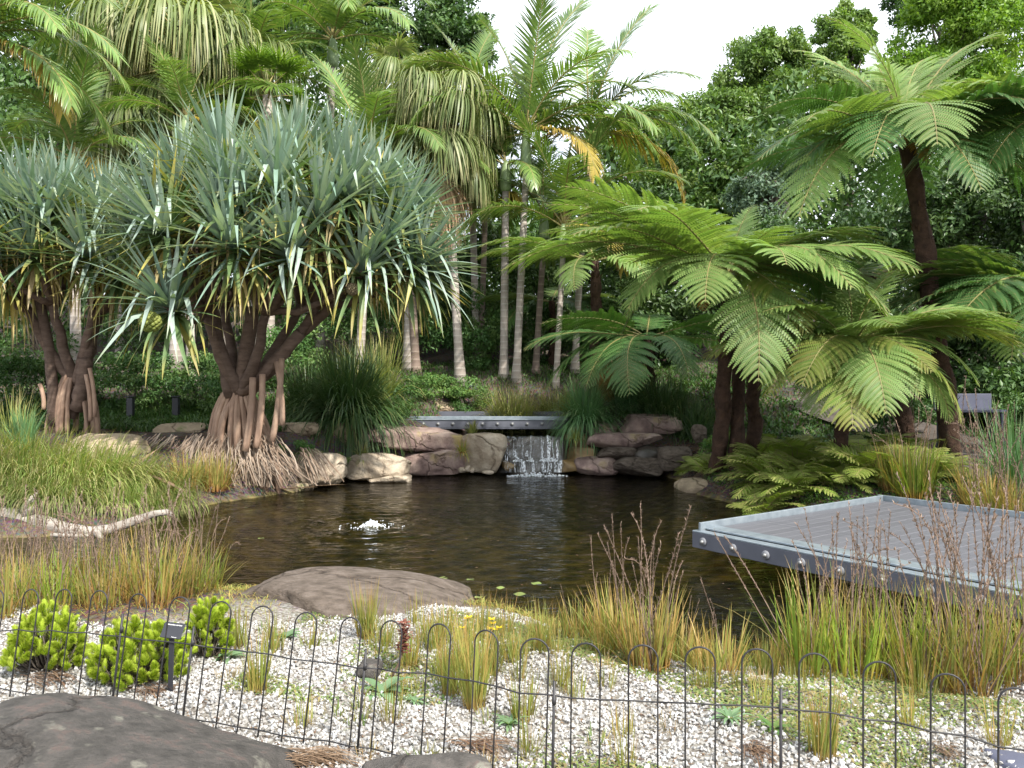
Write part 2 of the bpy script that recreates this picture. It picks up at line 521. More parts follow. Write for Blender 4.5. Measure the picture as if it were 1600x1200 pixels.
M_SANDTAN = solidmat('tan_sandstone', [(.25, (.13, .10, .07)), (.45, (.28, .22, .15)), (.62, (.38, .30, .21)), (.8, (.30, .27, .21))], scale=2.4, bump=1.0, bdist=.05, bscale=6, rough=.9, speck=((.16, .17, .07), 2.0, .6), crack=1.2)
M_PURPLE = solidmat('purple_brown_stone', [(.25, (.085, .06, .055)), (.42, (.21, .145, .13)), (.58, (.33, .245, .21)), (.8, (.44, .36, .30))], scale=2.6, bump=1.0, bdist=.05, bscale=7, rough=.88, speck=((.33, .26, .12), 1.6, .62), crack=1.3)
M_OCHRE = solidmat('wet_ochre_stone', [(.25, (.06, .042, .02)), (.45, (.17, .11, .045)), (.65, (.28, .19, .08)), (.85, (.24, .20, .14))], scale=3, bump=.6, bscale=9, rough=.45, spec=.5)
M_WETDARK = solidmat('wet_dark_stone', [(.25, (.02, .018, .015)), (.5, (.07, .06, .05)), (.8, (.13, .115, .095))], scale=3.5, bump=.8, bscale=9, rough=.3, spec=.6)
M_BROWNROCK = solidmat('weathered_brown_rock', [(.25, (.06, .045, .036)), (.42, (.115, .09, .07)), (.58, (.17, .135, .11)), (.8, (.24, .20, .165))], scale=11, bump=1.0, bdist=.045, bscale=26, crack=1.4, rough=.92, stretch=(.8, 1.3, 2.2))
M_GREYROCK = solidmat('dark_grey_rock', [(.25, (.045, .04, .037)), (.42, (.085, .078, .07)), (.55, (.12, .108, .098)), (.66, (.16, .12, .105)), (.8, (.21, .195, .17))], scale=11, bump=1.0, bdist=.045, bscale=26, crack=1.5, rough=.85, speck=((.24, .23, .19), 9.0, .60))
M_GRAVEL = solidmat('white_gravel', [(0, (.21, .195, .17)), (.12, (.28, .265, .245)), (.4, (.355, .345, .33)), (.75, (.415, .41, .40)), (1, (.51, .505, .50))], rough=.7, bump=.15, bscale=60, attr='r', vary=0)
M_STEEL = solidmat('dark_painted_steel', [(.3, (.075, .08, .10)), (.7, (.105, .11, .135))], scale=3, rough=.5, bump=.06, bscale=40, spec=.4, vary=.04)
M_GALV = solidmat('galvanised_steel', [(.3, (.20, .235, .265)), (.5, (.26, .30, .33)), (.7, (.32, .36, .385))], scale=9, rough=.42, bump=.05, bscale=60, metal=.55, vary=.05)
M_WASHER = solidmat('grey_washer', [(.3, (.13, .135, .15)), (.7, (.19, .195, .21))], scale=20, rough=.45, bump=.05)
M_BOLT = solidmat('zinc_bolt', [(.3, (.24, .24, .235)), (.7, (.34, .34, .33))], scale=20, rough=.4, bump=.1, metal=.6, vary=.1)
M_BOARD = solidmat('grey_brown_deck_board', [(.3, (.080, .080, .092)), (.55, (.097, .097, .109)), (.8, (.114, .113, .124))], scale=3, rough=.5, bump=.2, bscale=18, stretch=(.4, 5, 5), vary=.07, spec=.45)
M_WIRE = solidmat('black_wire', [(.3, (.012, .012, .014)), (.7, (.03, .028, .03))], scale=30, rough=.5, bump=.05, spec=.4, vary=.1)
M_SIGN = solidmat('black_sign_plate', [(.3, (.016, .017, .022)), (.7, (.026, .027, .034))], scale=20, rough=.45, bump=.03, spec=.5, vary=0)
M_INK = solidmat('white_lettering', [(0, (.8, .8, .8)), (1, (.8, .8, .8))], rough=.6, bump=0, vary=0)
M_BENCH = solidmat('slate_blue_bench', [(.3, (.07, .075, .11)), (.7, (.11, .115, .16))], scale=4, rough=.5, bump=.1, vary=.05)
M_SHEATH = solidmat('orange_dry_sheath', [(.3, (.42, .22, .09)), (.7, (.55, .36, .18))], scale=6, rough=.7, bump=.3)
M_BARKSTRIP = leafmat('fibrous_bark_strip', [(.10, .065, .042), (.17, .115, .075), (.25, .175, .115)], rough=.85, trans=.05, spec=.1)

def ringed(name, a, b, ringcol, spacing):
    m, nt, bs = newmat(name)
    tcn = node(nt, 'ShaderNodeTexCoord')
    no = node(nt, 'ShaderNodeTexNoise', Scale=3.0, Detail=6.0)
    nt.links.new(tcn.outputs['Object'], no.inputs['Vector'])
    rp = ramp(nt, [(.3, a), (.7, b)])
    nt.links.new(no.outputs['Fac'], rp.inputs['Fac'])
    wv = node(nt, 'ShaderNodeTexWave', Scale=1.0, Distortion=0.6, Detail=2.0)
    wv.bands_direction = 'Z'
    wv.inputs['Scale'].default_value = 0.314 / spacing
    nt.links.new(tcn.outputs['Object'], wv.inputs['Vector'])
    rw = ramp(nt, [(.86, (0, 0, 0)), (.97, (.5, .5, .5))])
    nt.links.new(wv.outputs['Fac'], rw.inputs['Fac'])
    c = mix(nt, rp.outputs['Color'], ringcol, rw.outputs['Color'])
    nt.links.new(c, bs.inputs['Base Color'])
    bs.inputs['Roughness'].default_value = .8
    bp = node(nt, 'ShaderNodeBump', Strength=.5, Distance=.01)
    nt.links.new(wv.outputs['Fac'], bp.inputs['Height'])
    nt.links.new(bp.outputs[0], bs.inputs['Normal'])
    return m
M_PALMTRUNK = ringed('ringed_palm_trunk', (.26, .22, .19), (.40, .35, .31), (.52, .48, .44), .16)
M_PALMTRUNKB = ringed('brown_palm_trunk', (.14, .10, .08), (.24, .18, .145), (.33, .27, .22), .2)

# ------------------------------------------------------------------ terrain
POND0 = np.array([(-3.65, 13.1), (-3.1, 14.9), (-2.0, 15.6), (-0.8, 16.0), (0.2, 16.15), (1.04, 16.2), (1.95, 16.0), (2.85, 15.5), (3.15, 14.5), (3.0, 13.2), (3.25, 12.1), (3.75, 11.1), (5.0, 10.0), (7.2, 9.4), (9, 8.6), (9, 6.2), (6, 5.6), (3.1, 5.15), (1.93, 4.95), (1.28, 5.0), (.69, 5.4), (0, 6.1), (-1.4, 6.7), (-2.5, 6.7), (-3.2, 6.9), (-4.2, 7.2), (-6.5, 7.6), (-8, 8.4), (-6.6, 9.1), (-5.2, 9.4), (-4.6, 10.4), (-4.5, 11.8)])

def catmull(p, k=6):
    n = len(p)
    out = []
    for i in range(n):
        a, b, c, d = p[i - 1], p[i], p[(i + 1) % n], p[(i + 2) % n]
        for j in range(k):
            t = j / k
            out.append(0.5 * (2 * b + (c - a) * t + (2 * a - 5 * b + 4 * c - d) * t * t + (3 * b - a - 3 * c + d) * t ** 3))
    return np.array(out)
POND = catmull(POND0)

def sdf(x, y):
    """distance to the pond's edge, positive on land"""
    x, y = np.broadcast_arrays(np.asarray(x, float), np.asarray(y, float))
    sh = x.shape
    p = np.stack([x.ravel(), y.ravel()], 1)
    best = np.full(len(p), 1e9)
    ins = np.zeros(len(p), bool)
    n = len(POND)
    for i in range(n):
        a, b = POND[i], POND[(i + 1) % n]
        e = b - a
        w = p - a
        t = np.clip((w @ e) / (e @ e), 0, 1)
        best = np.minimum(best, ((w - t[:, None] * e) ** 2).sum(1))
        c = (a[1] > p[:, 1]) != (b[1] > p[:, 1])
        with np.errstate(divide='ignore', invalid='ignore'):
            xi = (b[0] - a[0]) * (p[:, 1] - a[1]) / (b[1] - a[1]) + a[0]
        ins ^= c & (p[:, 0] < xi)
    d = np.sqrt(best)
    return np.where(ins, -d, d).reshape(sh)

KY = [-20, 5.0, 7, 9, 11, 13, 16, 17, 18, 20, 22, 28, 40, 60, 90]
KZ = [.27, .27, .3, .5, .68, .86, 1.0, 1.15, 1.42, 2.0, 2.4, 3.3, 5.0, 8.5, 10]

def sstep(a, b, x):
    t = np.clip((x - a) / (b - a), 0, 1)
    return t * t * (3 - 2 * t)

def H(x, y, s=None):
    x, y = np.broadcast_arrays(np.asarray(x, float), np.asarray(y, float))
    if s is None:
        s = sdf(x, y)
    b = np.interp(y, KY, KZ)
    low = sstep(2.5, 4.0, x) * sstep(8.0, 9.5, y) * (1 - sstep(16, 19, y))
    b = b * (1 - 0.42 * low)
    ch = (1 - sstep(1.1, 2.3, np.abs(x - 0.15))) * (1 - sstep(18.3, 19.2, y)) * sstep(15.7, 16.2, y)
    b = b * (1 - ch) + .66 * ch
    wid = 1.3 - 0.75 * sstep(13.5, 15.5, y) * (1 - sstep(2.4, 3.2, x)) + 0.5 * sstep(8, 10, y) * (1 - sstep(11, 13, y)) * (x < 0)
    tt = np.clip(s / wid, 0, 1)
    up = b * tt * (2 - tt)
    bump = 0.02 * np.sin(x * 2.1 + y * 1.3) + 0.018 * np.sin(x * 4.7 - y * 3.1 + 1) + 0.012 * np.sin(x * 9 + y * 7)
    far = sstep(20, 30, y)
    bump = bump * (1 + far * 6)
    dn = np.maximum(s * 0.42, -0.62)
    return np.where(s > 0, np.maximum(up, 0.004) + bump * sstep(0, .5, s), dn + bump * .5)

def G(px, d):
    """a point of the ground below photo column px at distance d"""
    x = (px - 800) / FPX * d
    return np.array([x, d, float(H(x, d))])

xs = np.concatenate([np.linspace(-90, -9.2, 24), np.arange(-9, 9.01, .1), np.linspace(9.2, 90, 24)])
ys = np.concatenate([np.linspace(-25, 1.4, 12), np.arange(1.5, 19.51, .1), np.linspace(19.8, 32, 30), np.linspace(33, 120, 24)])
GX, GY = np.meshgrid(xs, ys)
S_ = sdf(GX, GY)
GZ = H(GX, GY, S_)
nx, ny = len(xs), len(ys)
ii, jj = np.meshgrid(np.arange(nx - 1), np.arange(ny - 1))
q = (jj * nx + ii).ravel()
mb = MB()
grav = (1 - sstep(4.9, 5.7, GY + .35 * np.sin(GX * 1.7) + .2 * np.sin(GX * 4.1))) * sstep(0.05, .5, S_)
mb.add(np.stack([GX, GY, GZ], -1), np.stack([q, q + 1, q + nx + 1, q + nx], 1), grav.ravel(), (S_ < 0.02).astype(float).ravel())

m, nt, bs = newmat('mulch_and_soil')
tcn = node(nt, 'ShaderNodeTexCoord')
n1 = node(nt, 'ShaderNodeTexNoise', Scale=1.2, Detail=8.0)
n2 = node(nt, 'ShaderNodeTexVoronoi', Scale=28.0)
nt.links.new(tcn.outputs['Object'], n1.inputs['Vector'])
nt.links.new(tcn.outputs['Object'], n2.inputs['Vector'])
r1 = ramp(nt, [(.3, (.030, .022, .016)), (.55, (.065, .046, .034)), (.75, (.11, .08, .06))])
nt.links.new(n1.outputs['Fac'], r1.inputs['Fac'])
c = mix(nt, r1.outputs['Color'], n2.outputs['Color'], .06)
at = node(nt, 'ShaderNodeAttribute', attribute_name='t')
n3 = node(nt, 'ShaderNodeTexVoronoi', Scale=70.0)
nt.links.new(tcn.outputs['Object'], n3.inputs['Vector'])
r3 = ramp(nt, [(0, (.11, .095, .08)), (.5, (.21, .195, .17)), (1, (.34, .33, .31))])
sx = node(nt, 'ShaderNodeSeparateColor')
nt.links.new(n3.outputs['Color'], sx.inputs[0])
nt.links.new(sx.outputs[0], r3.inputs['Fac'])
c = mix(nt, c, r3.outputs['Color'], at.outputs['Fac'])
ar = node(nt, 'ShaderNodeAttribute', attribute_name='r')
r4 = ramp(nt, [(.2, (.03, .028, .012)), (.5, (.12, .10, .04)), (.8, (.22, .18, .075))])
n4 = node(nt, 'ShaderNodeTexVoronoi', Scale=4.5)
nt.links.new(tcn.outputs['Object'], n4.inputs['Vector'])
nt.links.new(n4.outputs['Distance'], r4.inputs['Fac'])
c = mix(nt, c, r4.outputs['Color'], ar.outputs['Fac'])
nt.links.new(c, bs.inputs['Base Color'])
bs.inputs['Roughness'].default_value = .95
bs.inputs['Specular IOR Level'].default_value = .1
nb = node(nt, 'ShaderNodeTexNoise', Scale=30.0, Detail=8.0)
nt.links.new(tcn.outputs['Object'], nb.inputs['Vector'])
bp = node(nt, 'ShaderNodeBump', Strength=.7, Distance=.03)
nt.links.new(nb.outputs['Fac'], bp.inputs['Height'])
nt.links.new(bp.outputs[0], bs.inputs['Normal'])
kind(link('ground', mb.mesh('ground', m)), 'structure')

# ------------------------------------------------------------------ pond water with its ripples
FX, FY = P(580, 822, 9.97)[:2]
wx = np.arange(-8.6, 9.4, .07)
wy = np.arange(4.4, 16.9, .07)
WX, WY = np.meshgrid(wx, wy)
rr = np.hypot(WX - FX, WY - FY)
r2 = np.hypot(WX - 0.5, WY - 16.0)
WZ = .014 * np.exp(-rr / 1.1) * np.sin(rr * 24) + .005 * np.exp(-rr / 4.5) * np.sin(rr * 17) + .004 * np.exp(-r2 / 2.2) * np.sin(r2 * 15)
WZ += .0012 * np.sin(WX * 5 + WY * 11) * np.sin(WX * 2.3 - WY * 6)
ws = sdf(WX, WY)
wnx, wny = len(wx), len(wy)
ii, jj = np.meshgrid(np.arange(wnx - 1), np.arange(wny - 1))
keep = (ws[:-1, :-1] < 0.12).ravel()
q = (jj * wnx + ii).ravel()[keep]
mb = MB()
mb.add(np.stack([WX, WY, WZ], -1), np.stack([q, q + 1, q + wnx + 1, q + wnx], 1))
m, nt, bs = newmat('brown_pond_water')
nt.nodes.remove(bs)
tcn = node(nt, 'ShaderNodeTexCoord')
mp = node(nt, 'ShaderNodeMapping')
mp.inputs['Scale'].default_value = (1.0, 2.4, 1)
nt.links.new(tcn.outputs['Object'], mp.inputs['Vector'])
na = node(nt, 'ShaderNodeTexNoise', Scale=3.6, Detail=4.0, Roughness=.55, Distortion=.6)
nb = node(nt, 'ShaderNodeTexNoise', Scale=15.0, Detail=2.0)
nt.links.new(mp.outputs[0], na.inputs['Vector'])
nt.links.new(mp.outputs[0], nb.inputs['Vector'])
b1 = node(nt, 'ShaderNodeBump', Strength=.8, Distance=.036)
b2 = node(nt, 'ShaderNodeBump', Strength=.5, Distance=.006)
nt.links.new(na.outputs['Fac'], b1.inputs['Height'])
nt.links.new(nb.outputs['Fac'], b2.inputs['Height'])
nt.links.new(b1.outputs[0], b2.inputs['Normal'])
fr = node(nt, 'ShaderNodeFresnel', IOR=1.33)
gl = node(nt, 'ShaderNodeBsdfGlossy', Roughness=.015)
td = node(nt, 'ShaderNodeBsdfTransparent')
td.inputs['Color'].default_value = (.50, .46, .27, 1)
df = node(nt, 'ShaderNodeBsdfDiffuse')
df.inputs['Color'].default_value = (.010, .009, .004, 1)
m1 = node(nt, 'ShaderNodeMixShader')
m1.inputs[0].default_value = .2
m2 = node(nt, 'ShaderNodeMixShader')
nt.links.new(td.outputs[0], m1.inputs[1])
nt.links.new(df.outputs[0], m1.inputs[2])
for s in (fr, gl):
    nt.links.new(b2.outputs[0], s.inputs['Normal'])
nt.links.new(fr.outputs[0], m2.inputs[0])
nt.links.new(m1.outputs[0], m2.inputs[1])
nt.links.new(gl.outputs[0], m2.inputs[2])
nt.links.new(m2.outputs[0], nt.nodes['Material Output'].inputs['Surface'])
M_WATER = m
kind(link('pond_water', mb.mesh('pond_water', m)), 'structure')
mb = MB()
mb.add([(-1.9, 16.35, .715), (2.0, 16.35, .715), (1.6, 18.9, .715), (-1.4, 18.9, .715)], [[0, 1, 2, 3]])
kind(link('stream_water', mb.mesh('stream_water', m)), 'structure')

m, nt, bs = newmat('white_water')
bs.inputs['Base Color'].default_value = (.80, .84, .88, 1)
bs.inputs['Roughness'].default_value = .25
bs.inputs['Specular IOR Level'].default_value = .5
nz = node(nt, 'ShaderNodeTexNoise', Scale=38.0, Detail=4.0)
tcn = node(nt, 'ShaderNodeTexCoord')
mp = node(nt, 'ShaderNodeMapping')
mp.inputs['Scale'].default_value = (1, 1, .35)
nt.links.new(tcn.outputs['Object'], mp.inputs['Vector'])
nt.links.new(mp.outputs[0], nz.inputs['Vector'])
rp = ramp(nt, [(.40, (.1, .1, .1)), (.62, (.9, .9, .9))])
nt.links.new(nz.outputs['Fac'], rp.inputs['Fac'])
nt.links.new(rp.outputs['Color'], bs.inputs['Alpha'])
bp = node(nt, 'ShaderNodeBump', Strength=.5, Distance=.02)
nt.links.new(nz.outputs['Fac'], bp.inputs['Height'])
nt.links.new(bp.outputs[0], bs.inputs['Normal'])
M_FOAM = m

# path in the shade on the right, 4 mm over the soil
pp = np.array([(6.2, 9.6), (6.9, 11), (7.6, 12.4), (8.3, 13.6), (8.7, 15.2), (8.2, 17), (7, 18.5)])
mb = MB()
tn = nrm(np.gradient(pp, axis=0))
cols = []
for w in np.linspace(-.85, .85, 9):
    e = pp + np.stack([tn[:, 1], -tn[:, 0]], 1) * w
    cols.append(np.stack([e[:, 0], e[:, 1], H(e[:, 0], e[:, 1]) + .035], 1))
V = np.stack(cols, 1)
F = [[i * 9 + j, i * 9 + j + 1, i * 9 + 10 + j, i * 9 + 9 + j] for i in range(len(pp) - 1) for j in range(8)]
mb.add(V.reshape(-1, 3), F)
M_PATH = solidmat('compacted_path', [(.3, (.06, .05, .043)), (.7, (.10, .085, .075))], scale=6, bump=.3, bscale=60, rough=.9)
kind(link('path', mb.mesh('path', M_PATH)), 'structure')

# ------------------------------------------------------------------ stones
def stone_mesh(name, size, seed, mat, sub=3, boxy=.62, rough=.07, cuts=6, flat=None):
    v, f = ICO[sub]
    g = np.random.default_rng(seed)
    p = np.sign(v) * np.abs(v) ** boxy
    for _ in range(cuts):
        n_ = nrm(g.normal(0, 1, 3) * [1, 1, .8])
        c_ = g.uniform(.70, 1.02)
        dd = p @ n_ - c_
        p = p - np.maximum(dd, 0)[:, None] * n_ * .92
    p = p / np.abs(p).max(0)
    nn = nrm(p)
    p = p + nn * (rough * (waves(p, 2.2, seed) + .5 * waves(p, 6, seed + 1) + .25 * waves(p, 15, seed + 2)))[:, None]
    p = p * np.array(size) / 2
    mb = MB()
    mb.add(p, f, 0, 0)
    return mb.mesh(name, mat)

def stone(name, label, x0, y0, x1, y1, d, mat, seed, depth=None, group=None, sub=3, cat='rock', rz=0.0, tilt=0.0, boxy=.46, rough=.045, sink=0.0, cuts=9):
    w, h = (x1 - x0) / FPX * d, (y1 - y0) / FPX * d
    dp = depth or max(h, w * .7)
    c = P((x0 + x1) / 2, (y0 + y1) / 2, d + dp * .42)
    c[2] -= sink / 2
    o = link(name, stone_mesh(name, (w * 1.06, dp, h * 1.04 + sink), seed, mat, sub, boxy, rough, cuts), None, c, (0, tilt, rz))
    return tag(o, label, cat, group)

WALLG = 'stones of the pond wall'
stone('stone', 'big purple brown stone on the wall, just under the left end of the footbridge', 578, 666, 722, 708, 15.4, M_PURPLE, 3, 1.0, WALLG, 4, rough=.05)
stone('stone', 'broad tan grey stone at the waterline, below the big purple stone', 616, 701, 726, 741, 15.3, M_PURPLE, 4, .9, WALLG, 4, rough=.05)
stone('stone', 'squarish upright sandstone block beside the waterfall', 722, 677, 792, 736, 15.5, M_SANDPALE, 5, .8, WALLG, 4, boxy=.36, rough=.03, cuts=3)
stone('stone', 'pale brown rounded rock peeping over the back of the footbridge', 655, 626, 712, 650, 18.3, M_SANDTAN, 6, .5, None, 3)
stone('stone', 'long pale cream stone low at the water, beneath the dark clumping rush', 540, 709, 637, 749, 14.4, M_SANDPALE, 61, .9, WALLG, 4, boxy=.55)
stone('stone', 'flat pale ledge slab in the water under the long cream stone', 566, 740, 640, 757, 14.3, M_SANDPALE, 7, .7, WALLG, boxy=.5)
stone('stone', 'brown stone directly under the dark clumping rush', 498, 661, 562, 701, 15.2, M_SANDTAN, 8, .9, WALLG)
stone('stone', 'brown stone between the dark rush and the big purple stone', 556, 663, 612, 698, 15.3, M_PURPLE, 9, .9, WALLG)
stone('stone', 'tan stone behind the creeper, right of the spreading prop roots', 426, 660, 502, 692, 14.6, M_SANDTAN, 10, .9, WALLG)
stone('stone', 'pale rounded stone with dry strands hanging over it', 458, 708, 536, 758, 13.5, M_SANDPALE, 11, .9, WALLG, 4, boxy=.6)
stone('stone', 'thin flat stone at the water beside the fine hanging roots', 452, 754, 490, 768, 13.2, M_SANDTAN, 12, .5, WALLG)
stone('stone', 'small dark stone wedged between the sandstone block and falling water', 786, 702, 808, 726, 15.75, M_WETDARK, 13, .4, WALLG)
stone('stone', 'little brown stone at the foot of the sandstone block', 784, 718, 806, 736, 15.7, M_OCHRE, 14, .4, WALLG)
stone('stone', 'ochre wet stone at the right edge of the waterfall', 886, 698, 934, 731, 15.75, M_OCHRE, 15, .7, WALLG)
stone('stone', 'low mossy ochre stone where the waterfall meets the pond', 874, 718, 904, 738, 15.6, M_OCHRE, 16, .5, WALLG, boxy=.5)
stone('stone', 'mossy brown stone at the top right lip of the waterfall', 882, 676, 924, 702, 16.0, M_OCHRE, 17, .7, WALLG)
stone('stone', 'small purple stone beside the blue green grass clump', 911, 659, 966, 678, 16.0, M_PURPLE, 18, .7, WALLG)
stone('stone', 'large red brown stone on top of the wall right of the bridge', 964, 647, 1058, 678, 15.9, M_PURPLE, 19, 1.0, WALLG, 4, rough=.05)
stone('stone', 'long flat purple stone below the large red brown one', 920, 676, 1032, 699, 15.5, M_PURPLE, 20, 1.0, WALLG, 4, rough=.04)
stone('stone', 'grey pink stone in the second row right of the waterfall', 933, 697, 992, 719, 15.4, M_BROWNROCK, 21, .8, WALLG)
stone('stone', 'brown stone at the water with moss above it', 899, 714, 964, 741, 15.3, M_PURPLE, 22, .8, WALLG)
stone('stone', 'wide dark brown stone at the waterline, far right of the waterfall', 959, 714, 1034, 744, 15.0, M_BROWNROCK, 23, .9, WALLG, 4)
stone('stone', 'dark damp stone above the wide brown waterline stone', 988, 694, 1036, 721, 15.3, M_WETDARK, 24, .8, WALLG)
stone('stone', 'greyish stone at the end of the wall by the bark mulch', 1030, 699, 1084, 738, 14.8, M_BROWNROCK, 25, .9, WALLG)
stone('stone', 'small upright brown stone on the mulch near the fern trunks', 1082, 664, 1106, 692, 14.6, M_BROWNROCK, 26, .4, None)
stone('stone', 'low tan ledge stone at the right bank, below the bark mulch', 1062, 748, 1124, 780, 12.9, M_SANDTAN, 27, .9, None, boxy=.5)
stone('stone', 'second tan ledge stone along the right bank', 1118, 768, 1204, 792, 12.0, M_SANDTAN, 28, .8, None, boxy=.5)
stone('stone', 'grey edging stone nearest the back of the deck', 1204, 770, 1268, 792, 11.7, M_BROWNROCK, 29, .7, None, boxy=.55)
stone('stone', 'small round pale stone on the right bank', 1146, 758, 1164, 773, 12.4, M_SANDTAN, 30, .3, None)
stone('stone', 'small tan stone beside the round pale one on the right bank', 1184, 760, 1206, 776, 12.2, M_SANDTAN, 31, .3, None)
stone('stone', 'big flat tan sandstone slab behind the soft grass mound', 88, 680, 232, 738, 11.6, M_SANDTAN, 32, 1.3, None, 4, rough=.05, tilt=.06)
stone('stone', 'long low stone behind the prop rooted tree', 246, 661, 322, 686, 14.4, M_SANDTAN, 33, .6, None)
stone('stone', 'pale pebbly stone at the waterline left of the fine roots', 228, 742, 262, 768, 11.3, M_SANDPALE, 34, .4, None)
for k, (x0, y0, x1, y1) in enumerate([(716, 730, 729, 739), (726, 727, 736, 737), (734, 731, 742, 739), (752, 735, 772, 742)]):
    stone('pebble', ['pale pebble at the foot of the sandstone block, first of three together', 'topmost pale pebble of the three by the sandstone block', 'last pale pebble of the three by the sandstone block', 'long cream pebble lying alone under the sandstone block'][k], x0, y0, x1, y1, 15.1, M_SANDPALE, 40 + k, None, 'pebbles by the sandstone block', 2, 'pebble', boxy=.9)
stone('boulder', 'broad flat brown boulder between the white gravel and the pond', 358, 902, 796, 1008, 5.25, M_BROWNROCK, 51, 1.5, None, 4, rough=.04, sink=.22, boxy=.75, tilt=.10, cuts=8)
stone('boulder', 'large dark grey boulder in front of the wire fence, nearest the viewer', -190, 1120, 520, 1330, 2.42, M_GREYROCK, 57, 1.0, None, 4, rough=.055, sink=.1, boxy=.8, tilt=.17, cuts=14)
stone('boulder', 'small red brown rock beside the big dark boulder', -30, 1112, 30, 1150, 3.1, M_PURPLE, 53, .3, None, 3)
stone('boulder', 'flat grey stone edge at the bottom of the gravel', 560, 1188, 770, 1240, 2.75, M_GREYROCK, 54, .3, None, 3, sink=.1)
stone('boulder', 'flat dark stone sunk in the gravel behind the fence', 436, 1098, 510, 1118, 3.7, M_GREYROCK, 55, .25, None, 3, boxy=.8)
stone('boulder', 'pale grey slab at the foot of the fence in the bottom corner', 1560, 1186, 1640, 1215, 2.95, M_BENCH, 56, .3, None, 2, boxy=.4)
stone('boulder', 'grey stone among weeds beside the pale leafy herb', 560, 1033, 596, 1052, 4.1, M_GREYROCK, 57, .2, None, 3)
stone('boulder', 'low grey stone behind the lime green bushes', 122, 1008, 146, 1030, 4.5, M_BROWNROCK, 58, .2, None, 3)

# ------------------------------------------------------------------ deck over the pond
u = np.array([.579, -.815])                # along the bolted front edge, towards the viewer
v = np.array([.815, .579])                 # along the boards
A = np.array([1.79, 7.82])
DZ, LU, LV = .35, 5.6, 3.34
ru, rv = math.atan2(u[1], u[0]), math.atan2(v[1], v[0])
deck = thing('pond_deck', 'dark boarded steel deck jutting out over the pond', 'deck', (A[0], A[1], DZ))
def dl(a, b, z=0.0):
    return (a * u[0] + b * v[0], a * u[1] + b * v[1], z)
def dpart(name, c, size, r, mat, bev=.004, me=None):
    if me is None:
        mb = MB()
        box(mb, (0, 0, 0), size, 0, 0, bev)
        me = mb.mesh(name, mat, smooth=False)
    return link(name, me, deck, c, (0, 0, r)), me
dpart('front_fascia', dl(LU / 2, .03, -.095), (LU, .06, .15), ru, M_STEEL)
dpart('front_lip', dl(LU / 2, .05, -.010), (LU, .10, .018), ru, M_GALV)
dpart('edge_strip', dl(LU / 2, .21, .012), (LU, .2, .02), ru, M_GALV)
dpart('side_fascia', dl(.03, LV / 2 + .04, -.095), (LV - .06, .06, .15), rv, M_STEEL)
dpart('side_kerb', dl(.06, LV / 2 + .04, .035), (LV, .03, .085), rv, M_GALV)
dpart('back_kerb', dl(LU / 2, LV + .04, .035), (LU, .03, .085), ru, M_GALV)
dpart('back_fascia', dl(LU / 2, LV + .02, -.10), (LU - .1, .06, .15), ru, M_STEEL)
bme = None
nb_ = 38
bw = (LU - .1) / nb_
for k in range(nb_):
    _, bme = dpart('deck_board', dl(.085 + bw * (k + .5), .31 + (LV - .3) / 2, -.004 + random.uniform(-.0015, .0015)), (bw - .003, LV - .33, .03), ru, M_BOARD, .004, bme)
for bb in (.8, 1.8, 2.8):
    dpart('joist', dl(LU / 2, bb, -.1), (LU - .2, .08, .14), ru, M_STEEL, .004)
for aa, bb in ((1.2, 1.5), (3.6, 1.5), (1.2, 2.9), (3.6, 2.9)):
    mb = MB()
    tube(mb, [(0, 0, -.9), (0, 0, -.15)], .07, 10)
    link('pile', mb.mesh('pile', M_STEEL), deck, dl(aa, bb))
mb = MB()
tube(mb, [(0, 0, 0), (0, -.012, 0)], [.042, .040], 16)
wme = mb.mesh('washer', M_WASHER)
mb = MB()
tube(mb, [(0, -.012, 0), (0, -.026, 0), (0, -.032, 0)], [.019, .017, .010], 12)
hme = mb.mesh('bolt_head', M_BOLT)
for k in range(16):
    a = .14 + .365 * k
    w_ = link('bolt', wme, deck, dl(a, -.001, -.095), (0, 0, ru))
    link('bolt_head', hme, w_)

# ------------------------------------------------------------------ footbridge over the stream
B0, B1 = P(600, 655, 16.45), P(905, 655, 16.45)
BZ = float(B0[2])
bl = B1[0] - B0[0]
br = thing('footbridge', 'low grey steel footbridge with bolted edge beam above the waterfall', 'footbridge', ((B0[0] + B1[0]) / 2, 16.45, BZ))
def bpart(name, c, size, mat, bev=.004, me=None):
    if me is None:
        mb = MB()
        box(mb, (0, 0, 0), size, 0, 0, bev)
        me = mb.mesh(name, mat, smooth=False)
    return link(name, me, br, c), me
bpart('front_fascia', (0, 0, -.1), (bl, .06, .16), M_STEEL)
bpart('front_lip', (0, .02, -.008), (bl, .14, .02), M_GALV)
bpart('bottom_flange', (0, .02, -.195), (bl, .12, .02), M_STEEL)
bpart('back_fascia', (0, 1.4, -.1), (bl, .06, .16), M_STEEL)
bpart('front_kerb', (0, .16, .02), (bl, .04, .07), M_GALV)
bpart('back_kerb', (0, 1.36, .05), (bl, .05, .13), M_STEEL)
me_ = None
nbd = 26
for k in range(nbd):
    _, me_ = bpart('deck_board', (-bl / 2 + bl / nbd * (k + .5), .755, -.012), (bl / nbd - .008, 1.13, .03), M_BOARD, .003, me_)
for k in range(12):
    w_ = link('bolt', wme, br, (-bl / 2 + .2 + k * .31, -.031, -.1))
    link('bolt_head', hme, w_)

